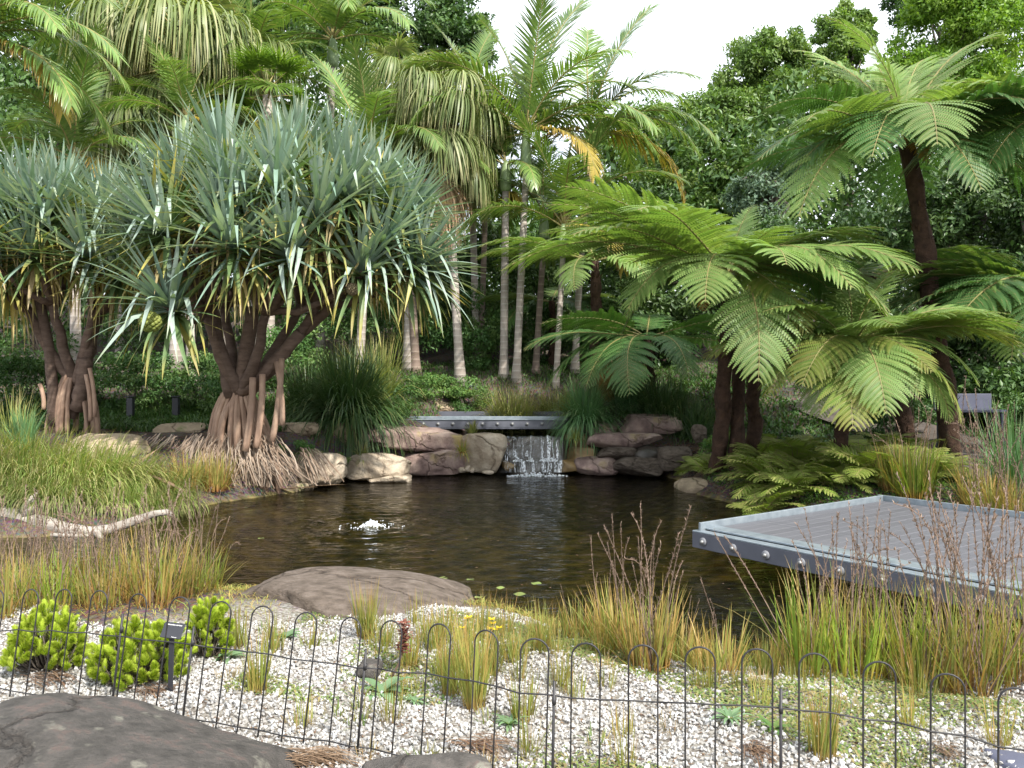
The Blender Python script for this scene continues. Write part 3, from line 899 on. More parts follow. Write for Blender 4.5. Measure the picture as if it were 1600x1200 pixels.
# ------------------------------------------------------------------ waterfall
mb = MB()
wf = thing('waterfall', 'small white waterfall dropping over dark wet rock into the pond', 'waterfall', (0.45, 16.2, 0))
rockf = stone('stone', 'dark wet rock face behind the falling water', 770, 681, 890, 742, 16.05, M_WETDARK, 71, .8, WALLG, 4, boxy=.4, rough=.07, sink=.3, cuts=3)
stone('stone', 'low wet ledge rock splitting the foot of the waterfall', 792, 716, 882, 742, 15.72, M_WETDARK, 73, .5, WALLG, 4, boxy=.7, rough=.05, sink=.2)
def strand(px, pytop, pybot, d0, d1, w, name='water_strand'):
    mb = MB()
    n = 14
    s = np.linspace(0, 1, n)
    a, b = P(px, pytop, d0), P(px + random.uniform(-2, 3), pybot, d1)
    p = a + (b - a) * s[:, None]
    p[:, 1] = a[1] + (b[1] - a[1]) * np.sqrt(s)
    p[:, 0] += np.cumsum(rng.normal(0, .006, n))
    p -= np.array([0.45, 16.2, 0])
    wd = w * (.6 + .7 * s + .4 * rng.random(n))
    V = np.zeros((n, 3, 3))
    V[:, 0] = p + np.stack([-wd / 2, 0 * wd + .012, 0 * wd], 1)
    V[:, 1] = p + np.stack([0 * wd, 0 * wd - .012, 0 * wd], 1)
    V[:, 2] = p + np.stack([wd / 2, 0 * wd + .012, 0 * wd], 1)
    F = [[i * 3 + j, i * 3 + j + 1, i * 3 + 4 + j, i * 3 + 3 + j] for i in range(n - 1) for j in range(2)]
    mb.add(V.reshape(-1, 3), F)
    link(name, mb.mesh(name, M_FOAM), wf)
for px, y0, w_ in ((786, 683, .015), (793, 690, .02), (803, 682, .012), (806, 702, .035), (815, 684, .01), (824, 704, .04), (829, 681, .012), (846, 682, .014), (850, 690, .03), (855, 680, .045), (859, 681, .025), (863, 684, .014), (868, 690, .02), (871, 702, .03)):
    strand(px, y0, 718 + random.uniform(-5, 3), 15.98 - (y0 - 680) * .008, 15.62, w_)
for px in (803, 812, 816, 829, 845, 849, 853, 857, 863, 869, 874):
    strand(px + 3, 715 + random.uniform(-2, 6), 738, 15.6, 15.4, random.uniform(.012, .06), 'lower_strand')
m, nt, bs = newmat('thin_water_sheet')
bs.inputs['Base Color'].default_value = (.75, .80, .84, 1)
bs.inputs['Roughness'].default_value = .12
tcn = node(nt, 'ShaderNodeTexCoord')
mp = node(nt, 'ShaderNodeMapping')
mp.inputs['Scale'].default_value = (1, .2, .10)
nz = node(nt, 'ShaderNodeTexNoise', Scale=42.0, Detail=5.0)
nt.links.new(tcn.outputs['Object'], mp.inputs['Vector'])
nt.links.new(mp.outputs[0], nz.inputs['Vector'])
rp = ramp(nt, [(.50, (.02, .02, .02)), (.78, (.5, .5, .5))])
nt.links.new(nz.outputs['Fac'], rp.inputs['Fac'])
nt.links.new(rp.outputs['Color'], bs.inputs['Alpha'])
mb = MB()
cols_ = []
pxs_ = np.linspace(786, 880, 40)
for k in np.linspace(0, 1, 12):
    row = np.array([P(px, 681 + 37 * k, 15.98 - .34 * k ** .5 + .02 * math.sin(px * .9)) for px in pxs_])
    cols_.append(row - [0.45, 16.2, 0])
for k in np.linspace(.05, 1, 8):
    row = np.array([P(px + 3 * k, 718 + 20 * k, 15.60 - .2 * k ** .6 + .02 * math.sin(px * .7)) for px in pxs_])
    cols_.append(row - [0.45, 16.2, 0])
V = np.array(cols_)
mb.add(V.reshape(-1, 3), [[i * 40 + j, i * 40 + j + 1, i * 40 + 41 + j, i * 40 + 40 + j] for i in range(19) for j in range(39)])
link('water_sheet', mb.mesh('water_sheet', m), wf)
def foam(cx, cy, rx, ry, n, hmax, org, name, sc=(.006, .022)):
    mb = MB()
    v0, f0 = ICO[0]
    for _ in range(n):
        a, r_ = rng.uniform(0, 6.28), rng.random() ** .7
        c = np.array([cx + rx * r_ * math.cos(a), cy + ry * r_ * math.sin(a), rng.random() ** 2 * hmax * (1 - r_)]) - org
        mb.add(v0 * rng.uniform(*sc) * rng.uniform(.6, 1.3, 3) + c, f0)
    return mb.mesh(name, M_SPRAY)
M_SPRAY = solidmat('foam_bubble', [(0, (.78, .82, .86)), (1, (.85, .88, .9))], rough=.3, bump=0, spec=.5, vary=0)
org = np.array([0.45, 16.2, 0])
kind(link('splash_foam', foam(.5, 15.36, .62, .10, 260, .10, org, 'splash_foam', (.006, .02)), wf), 'stuff')
for px, n_ in ((809, 45), (827, 30), (851, 60), (864, 60)):
    c_ = P(px, 0, 15.62)
    kind(link('ledge_foam', foam(c_[0], 15.62, .11, .05, n_, .12, org - [0, 0, .27], 'ledge_foam', (.004, .016)), wf), 'stuff')
fo = thing('fountain', 'bubbling white water jet in the middle of the pond', 'fountain', (FX, FY, 0))
v0, f0 = ICO[3]
mb = MB()
pz = v0 * np.array([.095, .085, .065])
pz += nrm(v0) * (.011 * waves(v0, 5, 3) + .008 * waves(v0, 12, 4))[:, None]
mb.add(pz, f0)
link('water_dome', mb.mesh('water_dome', M_FOAM), fo)
org = np.array([FX, FY, 0])
kind(link('bubbles', foam(FX, FY, .15, .13, 160, .085, org, 'bubbles', (.004, .011)), fo), 'stuff')
kind(link('foam_ring', foam(FX, FY, .42, .42, 90, .010, org, 'foam_ring', (.003, .009)), fo), 'stuff')

# ------------------------------------------------------------------ things on the water
mb = MB()
n = 650
fx = rng.uniform(-3, 3.2, n)
fy = rng.uniform(6.0, 12.5, n)
k_ = (sdf(fx, fy) < -.15) & ((fx - 1.1) ** 2 / 5 + (fy - 8.8) ** 2 / 7 < rng.random(n) * 1.6)
fx, fy = fx[k_], fy[k_]
ang = rng.uniform(0, 6.28, len(fx))
ribbons(mb, np.stack([fx, fy, 0 * fx + .009], 1), np.stack([np.cos(ang), np.sin(ang), 0 * ang], 1), rng.uniform(.01, .035, len(fx)), rng.uniform(.006, .018, len(fx)), 0, 2, prof='leaf')
kind(link('floating_debris', mb.mesh('floating_debris', M_LITTER)), 'stuff')
pads = sorted([(838, 914, .07), (782, 921, .06), (812, 931, .08), (655, 903, .09), (690, 906, .08), (676, 915, .07), (702, 918, .06), (640, 909, .05), (735, 908, .05), (606, 903, .06), (722, 932, .07), (748, 936, .05), (408, 843, .05), (90, 868, .06), (140, 874, .07), (178, 880, .05), (215, 886, .06)])
ORD = ['first', 'second', 'third', 'fourth', 'fifth', 'sixth', 'seventh', 'eighth', 'ninth', 'tenth', 'eleventh', 'twelfth']
cnt_ = {}
for px, py, r_ in pads:
    d = CZ * FPX / (py - HZ)
    c = P(px, py, d)
    r_ *= .7
    mb = MB()
    a = np.linspace(.25, 6.03, 15)
    V = [(0, 0, .004)] + [(r_ * math.cos(t), r_ * .9 * math.sin(t), .004 + .004 * math.sin(3 * t)) for t in a]
    mb.add(V, [[0, j, j + 1] for j in range(1, 15)], 0, random.random())
    o = link('lily_pad', mb.mesh('lily_pad', M_LILY), None, (c[0], c[1], .012), (0, 0, random.uniform(0, 6.28)))
    where = 'by the flat brown boulder' if 590 < px < 760 else ('on the dark open water' if px > 760 else 'near the left bank reeds')
    k = cnt_[where] = cnt_.get(where, 0) + 1
    tag(o, ORD[k - 1] + ' small lily pad from the left among those floating ' + where, 'lily pad', 'lily pads ' + where)

# driftwood log on the left bank
lg = thing('driftwood_log', 'bleached grey driftwood branch lying along the edge of the water', 'log', P(140, 828, 9.4))
o0 = P(140, 828, 9.4)
mb = MB()
pts = [P(-60, 796, 9.9), P(10, 808, 9.7), P(60, 818, 9.5), P(110, 827, 9.4), P(148, 832, 9.35)]
tube(mb, np.array(pts) - o0, [.115, .11, .095, .08, .06], 10)
v_ = mb.v[0]
mb.v[0] = (v_ + (.012 * waves(v_, 7, 5))[:, None]).astype(np.float32)
link('main_stem', mb.mesh('main_stem', M_DRIFT), lg)
mb = MB()
pts = [P(132, 832, 9.38), P(170, 828, 9.4), P(205, 816, 9.5), P(240, 803, 9.7), P(262, 799, 9.8), P(274, 802, 9.85)]
tube(mb, np.array(pts) - o0, [.065, .06, .055, .045, .035, .03], 9)
v_ = mb.v[0]
mb.v[0] = (v_ + (.009 * waves(v_, 9, 6))[:, None]).astype(np.float32)
link('branch', mb.mesh('branch', M_DRIFT), lg)
for pts, rd in (([P(36, 800, 9.6), P(44, 788, 9.6), P(52, 777, 9.6), P(60, 770, 9.6)], [.06, .05, .035, .012]), ([P(40, 805, 9.55), P(50, 797, 9.5), P(56, 790, 9.5)], [.06, .05, .02]), ([P(148, 830, 9.3), P(156, 838, 9.25), P(160, 842, 9.2)], [.05, .035, .01]), ([P(80, 836, 9.3), P(120, 838, 9.3), P(150, 836, 9.35)], [.025, .03, .02])):
    mb = MB()
    tube(mb, np.array(pts) - o0, rd, 7)
    link('snapped_stub', mb.mesh('snapped_stub', M_DRIFT), lg)
for a, b, lab in ((P(228, 742, 10.9), P(292, 770, 10.6), 'straw coloured dead leaf blade by the water, leaning from the soft grass'), (P(206, 735, 11.2), P(246, 703, 11.6), 'pale stick leaning against the tan slab'), (P(432, 767, 12.9), P(496, 762, 13.0), 'long straw coloured fallen blade at the tip of the fine roots'), (P(466, 765, 13.0), P(540, 757, 13.4), 'fallen tan frond floating under the long cream stone')):
    mb = MB()
    ribbons(mb, [(0, 0, .02)], [b - a], np.linalg.norm(b - a), .09, .05, 6, fold=.3, prof='leaf', r=np.array([.7]))
    tag(link('fallen_leaf', mb.mesh('fallen_leaf', M_BARKSTRIP), None, a), lab, 'fallen leaf')

# bench at the back of the path
bc = P(1512, 650, 14.6)
bn = thing('bench', 'slate blue metal bench standing in deep shade by the path', 'bench', (bc[0], bc[1], float(H(bc[0], bc[1]))))
zt = P(1512, 640, 14.6)[2] - float(H(bc[0], bc[1]))
mb = MB(); box(mb, (0.2, .25, zt - .03), (1.1, .5, .05), 0, 0, .008)
link('seat', mb.mesh('seat', M_BENCH, False), bn)
for x_ in (-.3, .68):
    mb = MB(); box(mb, (x_, .25, (zt - .06) / 2), (.06, .42, zt - .07), 0, 0, .006)
    link('leg', mb.mesh('leg', M_BENCH, False), bn)
mb = MB(); box(mb, (.2, .52, zt + .14), (1.1, .04, .3), 0, 0, .008)
link('backrest', mb.mesh('backrest', M_BENCH, False), bn)
# a pair of dark planter boxes under the screw pine shade and a low mesh panel by the far left bank
for px, lab in ((204, 'small dark box set in the shade, left of the pair behind the trunk'), (275, 'small dark box set in the shade, right of the pair behind the trunk')):
    c = P(px, 624, 16.5)
    g = float(H(c[0], c[1]))
    t_ = thing('ground_box', lab, 'ground box', (c[0], c[1], g), 'dark boxes in the shade')
    mb = MB(); box(mb, (0, 0, (c[2] - g) / 2 + .02), (.13, .12, c[2] - g + .04), 0, 0, .01)
    link('body', mb.mesh('body', M_SIGN, False), t_)
    mb = MB(); box(mb, (0, 0, c[2] - g + .06), (.17, .15, .025), 0, 0, .008)
    link('lid', mb.mesh('lid', M_SIGN, False), t_)

# ------------------------------------------------------------------ broadleaf trees, forest, shrubs
def leafcloud(mb, centers, radii, n, size, m=0, up=.5, shell=.55, seed=None):
    """rhombus leaves scattered in clusters"""
    centers = np.asarray(centers, float)
    nc = len(centers)
    i = rng.integers(0, nc, n)
    dirs = nrm(rng.normal(0, 1, (n, 3)))
    rad = np.asarray(radii, float).reshape(nc, -1)
    rr_ = (shell + (1 - shell) * rng.random(n)) * (rng.random(n) ** .25)
    p = centers[i] + dirs * rr_[:, None] * rad[i]
    ax = nrm(dirs * .5 + rng.normal(0, .6, (n, 3)) + [0, 0, -.35])
    nor = nrm(dirs + rng.normal(0, .5, (n, 3)) + [0, 0, up])
    sd = nrm(np.cross(nor, ax))
    L = size * rng.uniform(.6, 1.35, n)[:, None]
    W = L * .42
    V = np.stack([p - ax * L * .5, p + sd * W * .5 + nor * L * .06, p + ax * L * .5, p - sd * W * .5 + nor * L * .06], 1)
    base = np.arange(n)[:, None] * 4
    F = np.concatenate([base + [0, 1, 2], base + [0, 2, 3]])
    rr2 = np.clip(.5 + .3 * rng.normal(0, 1, nc)[i] + .25 * rng.normal(0, 1, n), 0, 1)
    mb.add(V.reshape(-1, 3), F, np.tile([0, .5, 1, .5], n), np.repeat(rr2, 4), m)

def clusters(center, rx, ry, rz, k, seed):
    g = np.random.default_rng(seed)
    d = nrm(g.normal(0, 1, (k, 3)))
    d[:, 2] = np.abs(d[:, 2]) * np.where(g.random(k) < .72, 1, -1)
    r_ = g.uniform(.45, 1.0, k)[:, None]
    return np.asarray(center) + d * r_ * [rx, ry, rz], g.uniform(.16, .30, k)

def broadleaf(label, blobs, d0, mat, leaf, n, seed, group=None, cat='tree', k=60):
    """blobs: (px, py, half width px, half height px, distance) of the crown's lobes in the photograph"""
    cs, rs = [], []
    for b_, (px, py, hw, hh, d) in enumerate(blobs):
        c = P(px, py, d)
        w, h = hw / FPX * d, hh / FPX * d
        cc, r_ = clusters(c, w * .86, w * .8, h * .86, k, seed + b_)
        cs.append(cc)
        rs.append(np.stack([r_ * w * 1.25, r_ * w * 1.25, r_ * w * .95], 1))
    cs, rs = np.concatenate(cs), np.concatenate(rs)
    bx = P(blobs[0][0], 0, d0)
    g0 = np.array([bx[0], d0, float(H(bx[0], d0)) - .1])
    t_ = thing('broadleaf_tree', label, cat, g0, group)
    mb = MB()
    leafcloud(mb, cs - g0, rs, n, leaf)
    link('crown', mb.mesh('crown', mat, smooth=False), t_)
    mb = MB()
    top = cs.mean(0) - g0
    trunk = curve((0, 0, 0), top, (.3, .2, 0), 9, .05)
    h_ = top[2]
    tube(mb, trunk, np.linspace(h_ * .035 + .08, .06, 9), 9)
    link('trunk', mb.mesh('trunk', M_WOOD), t_)
    for j in np.random.default_rng(seed).choice(len(cs), min(9, len(cs)), False):
        mb = MB()
        a = trunk[4 + j % 4]
        tube(mb, curve(a, cs[j] - g0, (0, 0, .3), 6, .08), np.linspace(.09, .025, 6), 6)
        link('branch', mb.mesh('branch', M_WOOD), t_)
    return t_

BT = 'trees rising behind the palms and ferns'
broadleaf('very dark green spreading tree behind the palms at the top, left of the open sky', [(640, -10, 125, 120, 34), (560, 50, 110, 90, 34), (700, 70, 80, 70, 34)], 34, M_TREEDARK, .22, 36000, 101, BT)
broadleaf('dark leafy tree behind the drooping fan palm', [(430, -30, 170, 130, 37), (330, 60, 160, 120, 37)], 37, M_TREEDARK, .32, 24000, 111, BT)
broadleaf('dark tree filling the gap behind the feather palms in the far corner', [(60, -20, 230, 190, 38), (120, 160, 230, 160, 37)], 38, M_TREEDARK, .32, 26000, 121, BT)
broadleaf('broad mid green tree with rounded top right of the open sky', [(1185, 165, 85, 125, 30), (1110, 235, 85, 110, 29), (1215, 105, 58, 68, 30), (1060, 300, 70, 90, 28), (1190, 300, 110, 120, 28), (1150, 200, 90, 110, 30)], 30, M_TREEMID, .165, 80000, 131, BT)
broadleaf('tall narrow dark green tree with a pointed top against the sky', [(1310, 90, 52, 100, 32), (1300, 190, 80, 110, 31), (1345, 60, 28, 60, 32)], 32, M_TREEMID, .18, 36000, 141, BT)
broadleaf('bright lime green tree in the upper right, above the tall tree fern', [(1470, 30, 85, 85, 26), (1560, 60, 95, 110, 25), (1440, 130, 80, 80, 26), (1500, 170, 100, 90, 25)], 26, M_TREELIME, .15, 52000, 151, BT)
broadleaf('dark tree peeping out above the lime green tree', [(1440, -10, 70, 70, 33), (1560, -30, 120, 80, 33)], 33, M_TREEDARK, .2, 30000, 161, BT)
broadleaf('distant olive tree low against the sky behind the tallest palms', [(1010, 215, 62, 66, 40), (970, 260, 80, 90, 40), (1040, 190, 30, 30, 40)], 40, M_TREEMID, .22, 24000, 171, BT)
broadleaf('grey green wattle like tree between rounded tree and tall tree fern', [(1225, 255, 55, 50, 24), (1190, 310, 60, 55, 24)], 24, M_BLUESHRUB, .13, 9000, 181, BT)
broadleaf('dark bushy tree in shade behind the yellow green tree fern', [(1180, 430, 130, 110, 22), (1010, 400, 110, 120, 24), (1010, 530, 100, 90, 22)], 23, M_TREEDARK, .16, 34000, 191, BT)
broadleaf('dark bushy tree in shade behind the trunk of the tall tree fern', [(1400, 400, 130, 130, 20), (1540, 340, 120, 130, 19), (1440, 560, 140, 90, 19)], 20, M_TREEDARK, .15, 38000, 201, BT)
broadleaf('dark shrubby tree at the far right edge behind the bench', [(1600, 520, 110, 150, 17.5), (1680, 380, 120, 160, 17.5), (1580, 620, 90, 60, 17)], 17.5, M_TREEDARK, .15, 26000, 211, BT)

# far forest behind everything: one mass
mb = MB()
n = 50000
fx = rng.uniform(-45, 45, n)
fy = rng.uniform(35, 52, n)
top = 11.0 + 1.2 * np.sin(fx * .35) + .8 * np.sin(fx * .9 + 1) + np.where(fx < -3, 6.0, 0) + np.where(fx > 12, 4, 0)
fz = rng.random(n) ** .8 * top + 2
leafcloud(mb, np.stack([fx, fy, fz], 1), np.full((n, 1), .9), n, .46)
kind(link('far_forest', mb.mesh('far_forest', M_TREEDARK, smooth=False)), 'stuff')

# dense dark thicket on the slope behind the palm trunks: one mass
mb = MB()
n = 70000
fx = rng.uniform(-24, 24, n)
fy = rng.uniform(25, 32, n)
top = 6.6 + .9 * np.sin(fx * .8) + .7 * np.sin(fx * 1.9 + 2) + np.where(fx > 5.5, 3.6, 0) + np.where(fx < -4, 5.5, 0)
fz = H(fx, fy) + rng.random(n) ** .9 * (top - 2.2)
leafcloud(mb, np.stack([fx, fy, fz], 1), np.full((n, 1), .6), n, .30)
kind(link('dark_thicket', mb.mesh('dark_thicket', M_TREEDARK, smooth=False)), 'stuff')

def shrub(label, px, py, d, hw, hh, mat, leaf, n, seed, group=None, name='shrub', cat='shrub', k=26):
    c = P(px, py, d)
    w, h = hw / FPX * d, hh / FPX * d
    g0 = np.array([c[0], d, float(H(c[0], d)) - .03])
    hh_ = max(.12, c[2] - g0[2])
    cc, r_ = clusters((0, 0, hh_ * .75), w * .85, w * .7, h * .9, k, seed)
    cc[:, 2] = np.maximum(cc[:, 2], .06)
    t_ = thing(name, label, cat, g0, group)
    mb = MB()
    leafcloud(mb, cc, np.stack([r_ * w * 1.3, r_ * w * 1.3, r_ * h * 1.2], 1), n, leaf)
    link('crown', mb.mesh('crown', mat, smooth=False), t_)
    g = np.random.default_rng(seed)
    mb = MB()
    for j in range(5):
        tube(mb, curve((g.normal(0, .05), g.normal(0, .05), 0), cc[g.integers(0, k)], (0, 0, .05), 5, .01), np.linspace(.03, .008, 5), 5)
    link('stem', mb.mesh('stem', M_WOOD), t_)
    return t_

US = 'understorey shrubs in the shade of the palms'
for i, (lab, px, py, d, hw, hh, mt, lf, n) in enumerate([
    ('dark shrub behind the pale palm trunk that stands alone', 745, 520, 21.5, 75, 80, M_SHRUB, .11, 5200),
    ('shrub in deep shade left of the lone pale palm trunk', 640, 520, 21.5, 70, 85, M_SHRUB, .11, 5000),
    ('dark shrub behind the dark clumping rush', 560, 500, 21, 80, 90, M_SHRUB, .11, 5200),
    ('dark shrub glimpsed under the big screw pine crown', 460, 560, 19, 80, 80, M_SHRUB, .10, 5000),
    ('low leafy shrub behind the main prop rooted trunk', 330, 590, 17.5, 80, 60, M_SHRUB, .09, 5000),
    ('low leafy shrub between the two screw pines, in shade', 215, 585, 17.5, 80, 62, M_SHRUB, .09, 5000),
    ('shrub behind the smaller screw pine roots', 85, 580, 17.5, 90, 75, M_SHRUB, .09, 5200),
    ('dark shrub at the left edge behind the smaller screw pine', -30, 560, 17, 90, 95, M_SHRUB, .09, 5200),
    ('dark shrub behind the cluster of slim palm trunks', 850, 530, 22, 70, 70, M_SHRUB, .11, 5000),
    ('shrub in shade behind the reddish fern trunk', 945, 540, 21.5, 70, 70, M_SHRUB, .11, 5000),
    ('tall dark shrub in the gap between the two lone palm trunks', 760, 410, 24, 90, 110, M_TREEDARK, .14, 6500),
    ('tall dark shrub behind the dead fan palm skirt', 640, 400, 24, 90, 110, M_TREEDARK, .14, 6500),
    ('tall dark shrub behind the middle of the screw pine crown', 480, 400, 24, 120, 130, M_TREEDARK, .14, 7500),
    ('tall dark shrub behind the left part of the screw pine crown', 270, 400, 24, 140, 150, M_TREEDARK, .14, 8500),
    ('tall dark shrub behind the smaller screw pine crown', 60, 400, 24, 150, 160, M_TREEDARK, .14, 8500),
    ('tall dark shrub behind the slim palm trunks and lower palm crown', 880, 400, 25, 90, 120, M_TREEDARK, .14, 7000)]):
    shrub(lab, px, py, d, hw, hh, mt, lf, n, 300 + i, US)
shrub('bright green leafy ground cover bush behind the footbridge', 672, 612, 18.6, 75, 42, M_GCOVER, .075, 6500, 330)
shrub('fine mossy green low bush right behind the footbridge kerb', 735, 615, 18.4, 48, 32, M_GCOVER, .05, 5000, 331)
shrub('dull green low bush at the end of the fern bank, right of the bark mulch', 1128, 690, 14.2, 42, 30, M_GCOVER, .05, 3000, 332)
shrub('dark green creeper draped over the stones beside the fine roots', 462, 712, 13.9, 44, 26, M_GCOVER, .045, 5200, 333, cat='creeper', name='creeper')
shrub('strip of creeper hanging between pale stones below the rush', 520, 704, 14.4, 28, 12, M_GCOVER, .04, 1500, 334, cat='creeper', name='creeper')
shrub('low green weeds on the bank just behind the deck', 1300, 776, 11.8, 56, 16, M_GCOVER, .035, 3200, 335, name='low_bush', cat='low bush')
shrub('small weeds sprouting on the right bank ledge', 1192, 752, 12.5, 26, 16, M_GCOVER, .035, 1300, 336, name='low_bush', cat='low bush')
shrub('lush low weeds behind the back kerb of the deck', 1440, 780, 11.6, 60, 18, M_GCOVER, .035, 2600, 337, name='low_bush', cat='low bush')
shrub('dark leafy bush beyond the path, left of the bench', 1400, 640, 16.2, 70, 55, M_SHRUB, .08, 4500, 338)
shrub('dark glossy bush right of the bench', 1600, 640, 15.5, 60, 60, M_SHRUB, .08, 4500, 339)

# ------------------------------------------------------------------ palms
def feather_mesh(L, elev, arch, lw, droop, seed, nl=58, mat=M_FEATHER, twist=1.0, wid=.05):
    g = np.random.default_rng(seed)
    n = 18
    s = np.linspace(0, 1, n)
    ang = elev - arch * s ** 1.35
    st = L / (n - 1)
    pts = np.zeros((n, 3))
    for i in range(1, n):
        a = (ang[i] + ang[i - 1]) / 2
        pts[i] = pts[i - 1] + st * np.array([math.cos(a), 0, math.sin(a)])
    pts[:, 1] = .06 * L * np.sin(s * 2.2) * g.normal(0, .7)
    tan = nrm(np.gradient(pts, axis=0))
    mb = MB()
    tube(mb, pts, np.linspace(.028, .006, n), 5, m=1)
    ls = np.linspace(.12, .995, nl)
    for sgn in (-1, 1):
        f = ls * (n - 1)
        i0 = np.clip(f.astype(int), 0, n - 2)
        fr_ = (f - i0)[:, None]
        b = pts[i0] * (1 - fr_) + pts[i0 + 1] * fr_
        t_ = nrm(tan[i0] * (1 - fr_) + tan[i0 + 1] * fr_)
        sd = np.array([0, sgn, 0.0]) - t_ * t_[:, 1:2] * sgn
        up = np.cross(t_, [0, 1.0, 0])
        up = up * np.sign(up[:, 2:3] + 1e-6)
        tw = twist * (ls - .2)[:, None]
        sd = nrm(sd + up * (.32 * (1 - ls)[:, None]) + up * sgn * tw * .5)
        al = np.radians(70 - 38 * ls)[:, None]
        d = nrm(sd * np.sin(al) + t_ * np.cos(al) + g.normal(0, .06, (nl, 3)))
        ll = lw * (np.sin(np.pi * np.clip(.12 + ls * .80, 0, 1)) ** .65) * g.uniform(.9, 1.06, nl)
        ribbons(mb, b, d, ll, wid, droop * g.uniform(.7, 1.3, nl), 4, side=nrm(np.cross(d, np.cross(t_, d)) + t_ * .8), prof='blade', r=np.clip(.5 + g.normal(0, .22, nl), 0, 1))
    return mb.mesh('frond', [mat, M_RACHIS])

E = R
FE = {}
def fv(key, *a, **k):
    FE[key] = [feather_mesh(*[(q if not callable(q) else q()) for q in a], seed=s, **k) for s in (1, 2)]
fv('up', 3.2, E(80), E(35), .80, .25)
fv('mid', 3.3, E(58), E(85), .85, .55)
fv('low', 3.3, E(32), E(88), .85, .9)
fv('hang', 3.0, E(2), E(75), .80, 1.1)
fv('yellow', 2.6, E(5), E(95), .75, 1.1, mat=M_YELLOW)
fv('spear', 3.0, E(87), E(6), .55, .12, twist=0)

def palm(label, basepx, d, headpx, headd=None, rad=.12, shaft=M_SHAFT, shaftlen=1.0, plan=None, scale=1.0, seed=0, trunkmat=None, group=None, trunk=True, bend=0.0, fruit=False):
    """plan: list of (kind, azimuth deg, scale); azimuth 0 = to the photo's right, 90 = away, -90 = towards the viewer"""
    hd = headd or d
    g0 = G(basepx, d)
    hp = P(headpx[0], headpx[1], hd)
    t_ = thing('palm_tree', label, 'palm', g0, group)
    top = hp - g0
    if trunk:
        mb = MB()
        ct = top - [0, 0, shaftlen * .9]
        pts = curve((0, 0, -.15), ct, (bend, 0, 0), 14)
        rr_ = np.full(14, rad * .86) * np.linspace(1.05, .9, 14)
        rr_[0] *= 1.7
        rr_[1] *= 1.2
        tube(mb, pts, rr_, 12)
        link('trunk', mb.mesh('trunk', trunkmat or M_PALMTRUNK), t_)
        mb = MB()
        sdir = nrm(top - pts[-1])
        ll = np.linalg.norm(top - pts[-1])
        ss = np.linspace(0, 1, 9)
        tube(mb, pts[-1] + sdir * (ll * 1.08 * ss)[:, None], rad * np.array([1.12, 1.35, 1.42, 1.38, 1.25, 1.1, .95, .75, .4]), 12)
        link('crownshaft', mb.mesh('crownshaft', shaft), t_)
    g = np.random.default_rng(seed)
    if plan is None:
        plan = [('spear', 0, 1), ('up', 20, 1), ('up', 160, 1), ('up', 265, .95)] + [('mid', a + g.uniform(-15, 15), 1) for a in range(10, 360, 72)] + [('low', a + g.uniform(-15, 15), 1) for a in range(40, 400, 60)] + [('hang', 200, .9)]
    for i, (kd, az, sc) in enumerate(plan):
        me = FE[kd][i % 2]
        o = link('frond', me, t_, top + np.array([0, 0, -.05 * (kd in ('low', 'hang', 'yellow'))]), (g.normal(0, .10), 0, R(az)), scale * sc * g.uniform(.93, 1.05))
    if fruit:
        for k in range(3):
            mb = MB()
            ctr = top - [0, 0, shaftlen * .95]
            az = R(-100 + 60 * k + 70)
            n = 40
            base = np.tile(ctr + [rad * math.cos(az), rad * math.sin(az), 0], (n, 1))
            dd = np.stack([np.cos(az + g.normal(0, .5, n)), np.sin(az + g.normal(0, .5, n)), g.uniform(-.2, .3, n)], 1)
            ribbons(mb, base, dd, g.uniform(.5, .85, n), .03, 3.2, 6, prof='strap')
            link('fruit_stalk', mb.mesh('fruit_stalk', M_YELLOW), t_)
    return t_

SP = 'slim ringed palms standing behind the waterfall'
palm('tallest slim palm with a pale green crownshaft and one golden hanging frond', 806, 19.6, (822, 205), rad=.105, shaftlen=1.15, seed=1, scale=1.15, group=None, fruit=False, plan=[('spear', 0, 1), ('up', 30, 1.05), ('up', 150, 1.0), ('up', 280, .9), ('mid', 10, 1), ('mid', 75, .9), ('mid', 130, 1), ('mid', 200, .95), ('mid', 320, .95), ('low', 5, 1), ('low', 175, 1), ('low', 215, .9), ('low', 110, 1), ('low', 335, 1), ('yellow', -35, .85), ('hang', 150, .9)])
palm('tall palm with a yellow crownshaft, right of the tallest one', 898, 20.6, (921, 205), rad=.10, shaft=M_SHAFTY, shaftlen=1.0, seed=2, scale=1.08, bend=-.05, plan=[('spear', 0, .6), ('up', 80, 1.15), ('up', 10, 1.0), ('mid', 20, 1.05), ('mid', 340, .9), ('low', 10, 1), ('low', 350, 1), ('low', 60, 1), ('yellow', 5, 1.25), ('yellow', 200, 1.0), ('mid', 120, .9), ('low', 160, .85)])
palm('shorter palm with a full crown just under the two tall ones', 868, 19.2, (880, 352), rad=.085, shaftlen=.7, seed=3, scale=1.02, plan=[('spear', 0, .8), ('up', 40, 1), ('up', 190, .9), ('up', 330, 1), ('mid', 0, 1.1), ('mid', 60, 1), ('mid', 150, .9), ('low', 350, 1.15), ('low', 20, 1.1), ('low', 200, .9), ('mid', 270, .8), ('yellow', -40, .9)])
palm('pale trunked palm with drooping yellow fruit stalks under its crown', 787, 19.9, (790, 255), rad=.115, shaftlen=.8, seed=4, scale=.85, fruit=True, plan=[('up', 100, 1), ('up', 200, .8), ('mid', 160, .9), ('mid', 120, .9), ('mid', 80, .9), ('low', 180, .9), ('low', 140, .9), ('hang', -60, .8), ('low', 60, .9), ('hang', 100, .8)])
